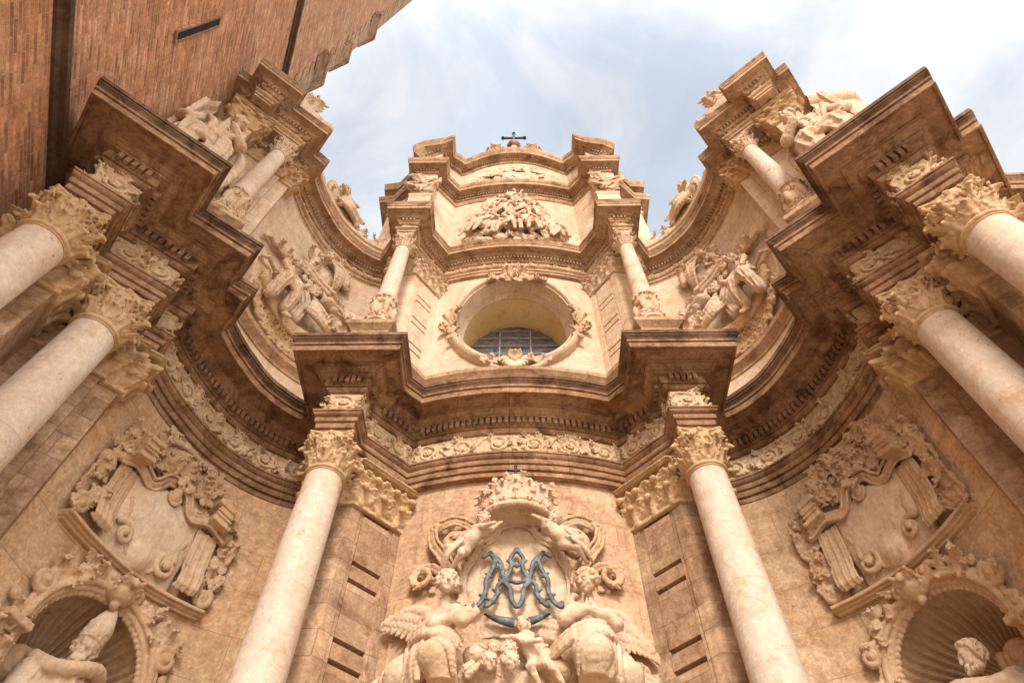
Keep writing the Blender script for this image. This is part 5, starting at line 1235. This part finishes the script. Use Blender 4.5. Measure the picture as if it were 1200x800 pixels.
# ------------------------------------------------------------------ trophy reliefs on the upper concave walls
def trophy(side, label):
    f, fl = wall_fn(side); p = f(np.array([[.25, 1.54, 0.]]))[0]; t = thing('trophy_relief', label, 'relief', tuple(p), 'trophy reliefs of the upper storey'); vx = .0019
    # scrolled sloping base: beam carved with scales, volutes beneath
    C = Carve((.075, 1.525, -.012), (.46, 1.76, .085), vx)
    for i, (o, r_) in enumerate(((0, .010), (.020, .006), (.034, .010))): C.tube([(x, y+o, .030) for x, y in spline([(.10, 1.690), (.16, 1.655), (.24, 1.640), (.33, 1.650), (.40, 1.700)], 6)], r_, None, .002)
    bm = spline([(.10, 1.705), (.16, 1.672), (.24, 1.657), (.33, 1.667), (.40, 1.715)], 30)
    for i, (x, y) in enumerate(bm):
        C.ell((x, y+.004*(-1)**i, .032), (.008, .014, .010), None, .002)
    for i, (x, y) in enumerate(spline([(.10, 1.655), (.17, 1.595), (.25, 1.570), (.33, 1.575), (.42, 1.62)], 3)): scroll(C, (x, y, .022), .021, 1 if side < 0 else -1, i, .0068); leaf(C, (x+.01, y+.02, .015), (.3, 1, .1), (0, 0, 1), .035, .022, .001)
    C.rough(.0007, 3, 3); C.build('scaled_beam', 'gold', t, f, flip=fl)
    # seated figure half turned, cloth over the knees, one arm raised
    C = Carve((.050, 1.60, -.012), (.290, 1.93, .115), .0015); h = .036
    hd = (.158, 1.868, .062); torso(C, (.158, 1.846, .052), (.156, 1.815, .046), (.150, 1.765, .04), (.130, 1.826, .05), (.182, 1.826, .046), h)
    head(C, hd, (.1, 1, .1), (.55, -.2, .8), h, .002, 60, 71 if side < 0 else 72)
    limb(C, (.182, 1.826, .048), (.215, 1.800, .068), (.238, 1.842, .064), .0115, .0095, .007, .003); hand(C, (.238, 1.842, .064), (.3, 1, 0), (-1, 0, .4), .016, .0015, .6)
    limb(C, (.130, 1.826, .052), (.108, 1.788, .068), (.120, 1.755, .082), .0115, .0095, .007, .003); hand(C, (.120, 1.755, .082), (.3, -1, .2), (0, 0, -1), .016, .0015, .5, -1)
    drape(C, [(.150, 1.768, .042), (.186, 1.748, .078), (.200, 1.705, .072), (.204, 1.662, .056)], .021, .017, .005, 9, .3); drape(C, [(.142, 1.765, .04), (.140, 1.735, .078), (.132, 1.690, .070), (.136, 1.65, .052)], .021, .018, .005, 9, 1.3)
    ridges(C, [(.118, 1.790, .06), (.15, 1.768, .082), (.188, 1.760, .075)], [(.108, 1.735, .06), (.145, 1.712, .086), (.205, 1.715, .08)], 6, .0045, .003, 3); ridges(C, [(.178, 1.835, .035), (.20, 1.79, .045), (.22, 1.76, .035)], [(.20, 1.86, .02), (.235, 1.80, .02), (.25, 1.755, .02)], 5, .005, .003, 4)
    limb(C, (.203, 1.668, .058), (.212, 1.645, .056), (.224, 1.632, .070), .0105, .0085, .007, .003)
    C.rough(.0007, 4, 3); C.build('seated_figure', 'cream', t, f, flip=fl)
    # banner panel behind the figure
    C = Carve((.045, 1.62, -.012), (.16, 1.80, .05), vx); A = np.array([[.92, .38, 0], [-.38, .92, 0], [0, 0, 1]]); C.boxp((.100, 1.705, .010), (.044, .060, .014), A, .004); C.boxp((.100, 1.705, .024), (.034, .050, .005), A, .003, sub=True)
    C.tube([(.055, 1.75, .03), (.075, 1.775, .034), (.12, 1.78, .03), (.15, 1.76, .03)], .006, .006, .002); C.rough(.0006, 5, 4); C.build('blank_panel', 'cream', t, f, flip=fl)
    # hanging torch and ribbons
    C = Carve((.015, 1.80, -.012), (.17, 1.96, .05), vx); C.tube(spline([(.030, 1.845), (.050, 1.880), (.075, 1.885), (.100, 1.90), (.125, 1.905), (.150, 1.93)], 5) and [(x, y, .014) for x, y in spline([(.030, 1.845), (.050, 1.880), (.075, 1.885), (.100, 1.90), (.125, 1.905), (.150, 1.93)], 5)], .007, .012, .002)
    foliage(C, [(.095, 1.895), (.15, 1.925)], 7, .018, 6, .012, .005, 'l'); C.build('torch', 'carved', t, f, flip=fl)
    # great wreath round a tilted medallion, crossed by rods
    C = Carve((.175, 1.85, -.012), (.465, 2.185, .100), vx); ct = pv(.305, 2.03); ax_ = unit(pv(.35, 1.0)); bx = pv(ax_[1], -ax_[0])
    ring = [ct+bx*.072*math.cos(a)+ax_*.122*math.sin(a) for a in np.linspace(0, 2*math.pi, 40)]
    foliage(C, ring[3:38], 60, .024, 81 if side < 0 else 82, .014, .010); C.tube([(x, y, .022) for x, y in ring[3:38]], .014, None, .003)
    C.ell((ct[0], ct[1], .006), (.060, .092, .028), np.array([[bx[0], bx[1], 0], [ax_[0], ax_[1], 0], [0, 0, 1]]), .004, fold=(.0012, 190, .2))
    ridges(C, [tuple(ct+bx*-.05+ax_*.07)+(.045,), tuple(ct+ax_*.02)+(.062,), tuple(ct+bx*.05-ax_*.06)+(.045,)], [tuple(ct+bx*.0+ax_*.09)+(.04,), tuple(ct+bx*.04+ax_*.04)+(.055,), tuple(ct+bx*.06+ax_*.0)+(.04,)], 6, .006, .003, 7)
    head(C, (ct[0]-.045, ct[1]+.058, .058), (.3, 1, .1), (-.7, -.3, .6), .038, .003, 50, 73)
    for o in (-.018, .004): C.tube([(.205+o, 1.955+o, .048), (.345+o, 1.925+o, .055)], .0085, None, .002); 
    for x in (.215, .25, .29): scroll(C, (x, 1.915+.02*math.sin(x*60), .045), .020, 1, x*30, .0065)
    foliage(C, [(.225, 1.90), (.30, 1.875)], 10, .022, 83, .03, .008, 'rs')
    C.rough(.0006, 6, 3); C.build('wreath', 'cream', t, f, flip=fl)
    # cloths, animal mask and sprays towards the middle bay
    C = Carve((.235, 1.69, -.012), (.47, 1.96, .095), vx)
    drape(C, [(.265, 1.87, .022), (.285, 1.80, .026), (.27, 1.72, .018)], .013, .021, .005, 9, .6); C.ell((.345, 1.865, .045), (.030, .022, .030), None, .006); C.ell((.375, 1.845, .05), (.018, .014, .018), None, .006); 
    for s in (-1, 1): C.cone((.335+s*.012, 1.885, .05), (.33+s*.022, 1.905, .05), .008, .004, .003)
    C.tube([(.33, 1.90, .02), (.37, 1.93, .02), (.405, 1.925, .018), (.445, 1.895, .012)], .010, .005, .003); foliage(C, [(.37, 1.93), (.44, 1.90)], 8, .017, 84, .012, .005, 'l')
    ridges(C, [(.29, 1.85, .05), (.34, 1.80, .06), (.40, 1.79, .04)], [(.28, 1.76, .05), (.33, 1.74, .06), (.42, 1.74, .03)], 9, .0075, .004, 8)
    foliage(C, [(.34, 1.80), (.42, 1.79)], 14, .022, 85, .03, .012)
    C.rough(.0006, 7, 3); C.build('trophy_drapery', 'cream', t, f, flip=fl)
trophy(-1, 'relief of a seated figure, wreath and drapery left of the oval window')
trophy(1, 'relief of a seated figure, wreath and drapery right of the oval window')

# ------------------------------------------------------------------ seated figures before the outer piers of the upper storey
def pier_statue(side, label):
    t0, n0 = -.298, -.902; c = pv(*tn(t0, n0)); tx = pv(.764, .6455); nn = pv(.6455, -.764)
    if side > 0: c[0] *= -1; tx = pv(.764, -.6455); nn = pv(-.6455, -.764)
    fr = frame_fn((c[0], c[1], 0), (tx[0], tx[1], 0), (0, 0, 1), (nn[0], nn[1], 0)); sg = 1 if side < 0 else -1
    t = thing('pier_statue', label, 'statue', (c[0], c[1], 1.5365)); C = Carve((-.105, 1.53, -.055), (.105, 2.00, .100), .0019); h = .050
    torso(C, (sg*.010, 1.875, .012), (sg*.004, 1.825, .010), (0, 1.735, 0), (-.052, 1.840, .005), (.056, 1.840, .005), h)
    head(C, (sg*.018, 1.918, .030), (sg*.15, 1, .25), (sg*.5, -.45, .75), h, .003, 90, 91 if side < 0 else 92)
    limb(C, (sg*.056, 1.840, .008), (sg*.070, 1.775, .040), (sg*.030, 1.800, .066), .020, .016, .012, .005); hand(C, (sg*.030, 1.800, .066), (-sg*.5, .8, .2), (0, 0, -1), .024, .002, .5)
    limb(C, (-sg*.052, 1.840, .008), (-sg*.085, 1.775, .020), (-sg*.060, 1.715, .060), .020, .016, .012, .005); hand(C, (-sg*.060, 1.715, .060), (.2*sg, -1, .2), (0, 0, -1), .024, .002, .4, -1)
    drape(C, [(sg*.02, 1.745, .0), (sg*.035, 1.71, .036), (sg*.036, 1.63, .032), (sg*.036, 1.54, .018)], .032, .034, .008, 9, .3); drape(C, [(-sg*.02, 1.745, .0), (-sg*.03, 1.70, .034), (-sg*.034, 1.62, .030), (-sg*.036, 1.54, .018)], .032, .036, .008, 9, 1.2)
    ridges(C, [(-.060, 1.80, .01), (0, 1.77, .045), (.060, 1.80, .01)], [(-.066, 1.70, .01), (0, 1.65, .062), (.066, 1.70, .02)], 7, .007, .005, 3); ridges(C, [(-.06, 1.85, .03), (-.03, 1.79, .05), (-.02, 1.74, .05)], [(.06, 1.85, .03), (.05, 1.79, .05), (.03, 1.74, .05)], 6, .006, .004, 5)
    # a tall post beside the figure and a cloak slung round the back
    C.boxp((-sg*.092, 1.80, .004), (.0085, .175, .010), None, .002, .002); ridges(C, [(-.08, 1.86, -.02), (-.10, 1.75, -.02), (-.09, 1.55, -.02)], [(.08, 1.86, -.02), (.10, 1.75, -.02), (.09, 1.55, -.02)], 8, .012, .006, 6)
    C.rough(.0008, 12, 3); C.build('figure', 'cream', t, fr)
pier_statue(-1, 'weathered figure of a seated saint against the red brick tower')
pier_statue(1, 'weathered figure of a robed saint against the open sky at the right')
# volute walls behind the outer figures (seen against the sky at the right)
for s in (-1, 1):
    q = [tn(-.48, -1.20), tn(-.475, -1.012), tn(-.366, -.940)]; q = mir(q) if s > 0 else q
    mb = MB(); sweep(mb, q, [(0, H_TOP1), (0, 2.045), (.008, 2.05), (.016, 2.068), (.018, 2.072), (.018, 2.088), (-.05, 2.09), (-.05, H_TOP1)]); mb.build('flank_wall', 'pale_wall', facade)
    e = q[0] if s < 0 else q[-1]

# ------------------------------------------------------------------ attic relief: a crowded group among clouds
fT = path_fn(CONV_ATT, 0, a0=lA/2)
att = thing('attic_relief', 'gilded stone relief of a crowd among clouds, high in the middle bay', 'relief', (0, 1.10, 2.45))
g = np.random.default_rng(17)
C = Carve((-.255, 2.42, -.014), (.255, 2.965, .130), .0024)
for i in range(60):
    x = g.uniform(-.235, .235); top = 2.90-2.0*abs(x)**1.45; y = g.uniform(2.45, max(2.50, top-.06)); r_ = g.uniform(.014, .028); z = g.uniform(.015, .05); C.ell((x, y, z), (r_*1.3, r_, r_), None, .006)
    if i % 2 == 0: C.tube(spiral((x, y, z+r_*.7), r_, r_*.3, .9, g.uniform(0, 6)), .0042, .003, .002)
figs = [(-.115, 2.66, .25), (-.04, 2.70, -.1), (.045, 2.67, -.3), (.115, 2.62, -.4), (-.185, 2.53, .5), (-.125, 2.545, .4), (-.06, 2.55, .2), (.0, 2.55, -.1), (.06, 2.54, -.2), (.125, 2.53, -.5), (.19, 2.49, -.6), (.0, 2.81, 0), (-.075, 2.79, .3), (.075, 2.77, -.3), (-.155, 2.60, .4), (.165, 2.57, -.5)]
for i, (x, y, ln) in enumerate(figs):
    h = .040 if i < 11 else .034; z = .055+.012*(i % 3)
    sh = pv(x+ln*.03, y+.05*h/.04, z); hp = pv(x-ln*.06, y-.012, z-.004)
    C.cone(sh, hp, .44*h, .42*h, .008); C.cone(sh+pv(0, .016, 0), sh, .2*h, .3*h, .005); head(C, tuple(sh+pv(ln*.02, .036*h/.04, .010)), (ln*.4, 1, .1), (g.uniform(-.7, .7), -.3, .8), h*.85, .002, 36, 100+i)
    for k_ in (-1, 1):
        s0 = sh+pv(k_*.5*h, -.004, 0); el = s0+pv(k_*g.uniform(.3, .9)*h, g.uniform(-.9, .4)*h, .5*h); ha = el+pv(k_*g.uniform(-.9, .3)*h, g.uniform(.0, .6)*h, .35*h); limb(C, s0, el, ha, .26*h, .20*h, .14*h, .003); hand(C, ha, ha-el, (0, 0, 1), .28*h, .002, .7, k_)
        kn = hp+pv(k_*.35*h-ln*1.3*h, -.45*h, .75*h); ft = kn+pv(g.uniform(-.5, .5)*h-ln*h, -1.2*h, -.2*h); C.cone(hp, kn, .38*h, .29*h, .006); C.cone(kn, ft, .29*h, .17*h, .004)
        ridges(C, [tuple(hp+pv(k_*.3*h, .1*h, .4*h)), tuple(kn+pv(k_*.25*h, .2*h, .2*h)), tuple(ft+pv(k_*.3*h, -.1*h, 0))], [tuple(hp+pv(-k_*.2*h, .1*h, .4*h)), tuple(kn+pv(-k_*.25*h, .1*h, .25*h)), tuple(ft+pv(-k_*.35*h, -.4*h, 0))], 2, .0034, .002, i*2+k_+1)
    sw = pv(g.uniform(-.05, .05), g.uniform(.0, .05), 0); ridges(C, [tuple(sh+pv(-.02, 0, .018)), tuple(hp+pv(-.04, .02, .026)), tuple(hp+pv(-.075, -.02, .01)+sw)], [tuple(sh+pv(.02, -.01, .018)), tuple(hp+pv(-.015, 0, .03)), tuple(hp+pv(-.055, -.05, .012)+sw)], 5, .0048, .003, i+60)
for s in (-1, 1): wing(C, (s*.06, 2.80, .04), (s*.16, 2.76, .02), (s*.1, -1, 0), 7, .012, (.06, .06)); ridges(C, [(s*.10, 2.62, .05), (s*.17, 2.56, .04), (s*.235, 2.47, .03)], [(s*.08, 2.56, .06), (s*.14, 2.50, .05), (s*.22, 2.44, .03)], 6, .009, .004, 31)
leaf(C, (-.075, 2.86, .02), (-.25, 1, .1), (0, 0, 1), .06, .03, .001); foliage(C, [(-.2, 2.46), (.2, 2.46)], 24, .026, 19, .03, .012, 'ls')
C.rough(.0009, 12, 3); C.build('figure_group', 'cream', att, lambda V: fT(V*np.array([.84, 1, .72])))

# ------------------------------------------------------------------ attic pilasters
for s in (-1, 1):
    q = [(-.440, 1.03), (-.440, 1.000), (-.358, 1.000), (-.358, 1.03)]; q = mir(q) if s > 0 else q
    mb = MB(); sweep(mb, q, [(.006, 2.41), (.006, 2.70), (.010, 2.705), (.010, 2.725), (.004, 2.73), (.004, 2.89), (.012, 2.893), (.012, 2.945)]); pp = mb.build('attic_pilaster', 'pale_wall', facade)
    f = path_fn(q); L_ = f.length; C = Carve((.022, 2.74, -.004), (L_-.022, 2.90, .040), .0019)
    foliage(C, [(.04, 2.75), (L_/2, 2.80), (L_-.04, 2.75)], 14, .022, 33, .006, .010); scroll(C, (.045, 2.855, .012), .018, 1, 0); scroll(C, (L_-.045, 2.855, .012), .018, -1, 3.1); foliage(C, [(L_/2, 2.78), (L_/2, 2.89)], 6, .026, 34, .008, .004, 'l'); C.boxp((L_/2, 2.82, 0), (L_/2-.03, .075, .008)); C.build('capital', 'cream', pp, f)
    a, b = (-.350, 1.062), (-.285, 1.135)
    if s > 0: a, b = (-b[0], b[1]), (-a[0], a[1])
    panel_pilaster(a, b, 2.41, 2.95, .075, 'pale_wall', slot=.34, top=2.88).build('panelled_pilaster', 'pale_wall', facade)
    q = [(-.555, 1.178), (-.445, 1.073)]; q = mir(q) if s > 0 else q
    f = path_fn(q); C = Carve((.004, 2.74, -.006), (f.length-.004, 2.94, .03), .0022); C.boxp((f.length/2, 2.84, -.004), (f.length/2, .1, .008)); foliage(C, [(.02, 2.77), (f.length-.02, 2.92)], 18, .028, 35, .004, .018); C.build('flank_carving', 'cream', facade, f)

# ------------------------------------------------------------------ carvings that crown the concave cornices, seen against the sky
def ridge(side, label):
    pth = curve_s+[(-.432, 1.075)]; L_ = plen(pth); f1 = path_fn(mir(pth) if side > 0 else pth)
    f = (lambda V: f1(V)) if side < 0 else (lambda V: f1(np.c_[L_-V[:, 0], V[:, 1], V[:, 2]])); fl = side > 0
    p = f(np.array([[.25, 2.452, 0.]]))[0]; t = thing('ridge_carving', label, 'carving', tuple(p), 'carvings on the curved upper cornices')
    C = Carve((.02, 2.44, -.035), (.50, 2.64, .055), .0022); zc = .008
    # low swelling bank, a cupid leaning on a shield, big scrolls
    for i in range(30):
        a = .05+.43*i/29; C.ell((a, 2.456+.014*math.sin(i*1.3), zc), (.020, .028, .026), None, .006)
    for a, r_, h_ in ((.075, .030, 1), (.118, .022, -1), (.32, .024, 1), (.372, .026, -1), (.43, .030, 1), (.47, .034, -1)): scroll(C, (a, 2.468+r_*.5, zc), r_, h_, 1.2, r_*.30, .002); C.ell((a, 2.462, zc), (r_*.9, r_*.8, .016), None, .005)
    for i, (a, b_) in enumerate(((.45, 2.51), (.475, 2.54), (.49, 2.575))): scroll(C, (a, b_, zc), .020, 1, i, .007, .002); C.ell((a+.012, b_-.02, zc), (.022, .026, .02), None, .005)
    foliage(C, [(.06, 2.48), (.20, 2.49), (.40, 2.485), (.48, 2.52)], 34, .022, 55, .010, .009)
    C.rough(.0008, 7, 3); C.build('scroll_bank', 'cream', t, f, flip=fl)
    C = Carve((.10, 2.44, -.05), (.36, 2.74, .085), .0021); h = .058
    putto(C, (.205, 2.675, .012), 0, (.212, 2.635, .008), (.245, 2.550, .008), [(.220, 2.515, .055), (.285, 2.520, .05)], [(.190, 2.470, .035), (.312, 2.470, .035)], [(.160, 2.600, .045), (.275, 2.605, .045)], h, face=(-.3, -.5, .75), seed=95)
    wing(C, (.245, 2.640, -.012), (.325, 2.665, -.02), (.3, -1, 0), 5, .014, (.05, .07)); C.ell((.25, 2.50, .0), (.075, .06, .035), None, .01); ridges(C, [(.19, 2.55, .05), (.24, 2.53, .065), (.31, 2.55, .04)], [(.17, 2.49, .04), (.24, 2.47, .06), (.33, 2.49, .03)], 6, .008, .004, 4)
    C.ell((.150, 2.55, .012), (.034, .060, .016), None, .004); C.tube([(.150+.034*math.cos(a), 2.55+.060*math.sin(a), .016) for a in np.linspace(0, 6.28, 22)], .005)
    C.build('cupid', 'cream', t, f, flip=fl)
ridge(-1, 'cupid and scrolls carved along the left curved cornice, against the sky')
ridge(1, 'cupid and scrolls carved along the right curved cornice, against the sky')
# broken crests over the oblique corners beside the sky
for s in (-1, 1):
    q = [tn(-.269, -.900), tn(-.135, -.942), tn(-.135, -1.02)]; q = mir(q) if s > 0 else q
    t = thing('corner_crest', 'pale scrolled crest on the corner over the %s slender column' % ('brick tower side' if s < 0 else 'open sky side'), 'carving', (q[1][0], q[1][1], H_TOP2), 'crests over the corner columns')
    f = path_fn(q); L_ = f.length; f2 = f if s < 0 else (lambda V, f=f, L_=L_: f(np.c_[L_-V[:, 0], V[:, 1], V[:, 2]]))
    C = Carve((.0, 2.35, -.035), (.16, 2.56, .05), .0023)
    C.boxp((.075, 2.40, 0), (.075, .045, .03), None, .006); scroll(C, (.045, 2.475, .008), .034, 1, 1, .011, .003); scroll(C, (.115, 2.470, .008), .030, -1, 1, .010, .003); foliage(C, [(.01, 2.44), (.15, 2.44)], 14, .026, 57, .012, .012); leaf(C, (.075, 2.47, .008), (0, 1, .1), (0, 0, 1), .075, .04, .002); C.ell((.03, 2.52, .005), (.016,)*3, None, .003)
    C.rough(.0008, 3, 3); C.build('crest_scrolls', 'cream', t, f2, flip=(s > 0))
# little flames either side of the cross
for s in (-1, 1):
    x = s*.098; zt = T3-1.30*x*x
    t = thing('flame_ornament', 'small leafy flame ornament just %s of the summit cross' % ('left' if s < 0 else 'right'), 'ornament', (x, 1.09, zt), 'flames on the arched top')
    C = Carve((-.055, -.03, -.04), (.055, .11, .04), .0024); leaf(C, (0, 0, 0), (0, 1, .1), (0, 0, 1), .085, .05, .002); leaf(C, (-.02, 0, 0), (-.5, 1, 0), (0, 0, 1), .06, .035, .002); leaf(C, (.02, 0, 0), (.5, 1, 0), (0, 0, 1), .06, .035, .002); scroll(C, (s*.03, .012, .006), .022, s, 1, .008, .002); C.boxp((0, -.012, 0), (.045, .02, .03), None, .004)
    C.build('leaves', 'gold', t, frame_fn((x, 1.09, zt), (1, 0, 0), (0, 0, 1), (0, -1, 0)))

# ------------------------------------------------------------------ cross on its ball
t = thing('summit_cross', 'dark iron cross on a dull red ball at the very top', 'cross', (0, 1.13, 3.575))
mb = MB(); mb.lathe([(.05, 3.52), (.05, 3.62), (.03, 3.64), (.018, 3.80), (.022, 3.835)], (0, 1.13), 32); mb.build('stem', 'cream', t)
mb = MB(); mb.lathe([(.0405*math.sin(a), 3.865-.0405*math.cos(a)) for a in np.linspace(0.02, math.pi-.02, 24)], (0, 1.13), 40); mb.build('ball', 'red', t)
mb = MB(); mb.box((0, 1.13, 4.02), (.0075, .006, .12)); mb.box((0, 1.13, 4.045), (.066, .0055, .0075))
for dx, dz_ in ((-.066, 4.045), (.066, 4.045), (0, 4.14)): mb.lathe([(.0001, dz_-.012), (.011, dz_-.004), (.011, dz_+.004), (.0001, dz_+.012)], (dx, 1.13), 12)
mb.build('cross_bars', 'black', t)
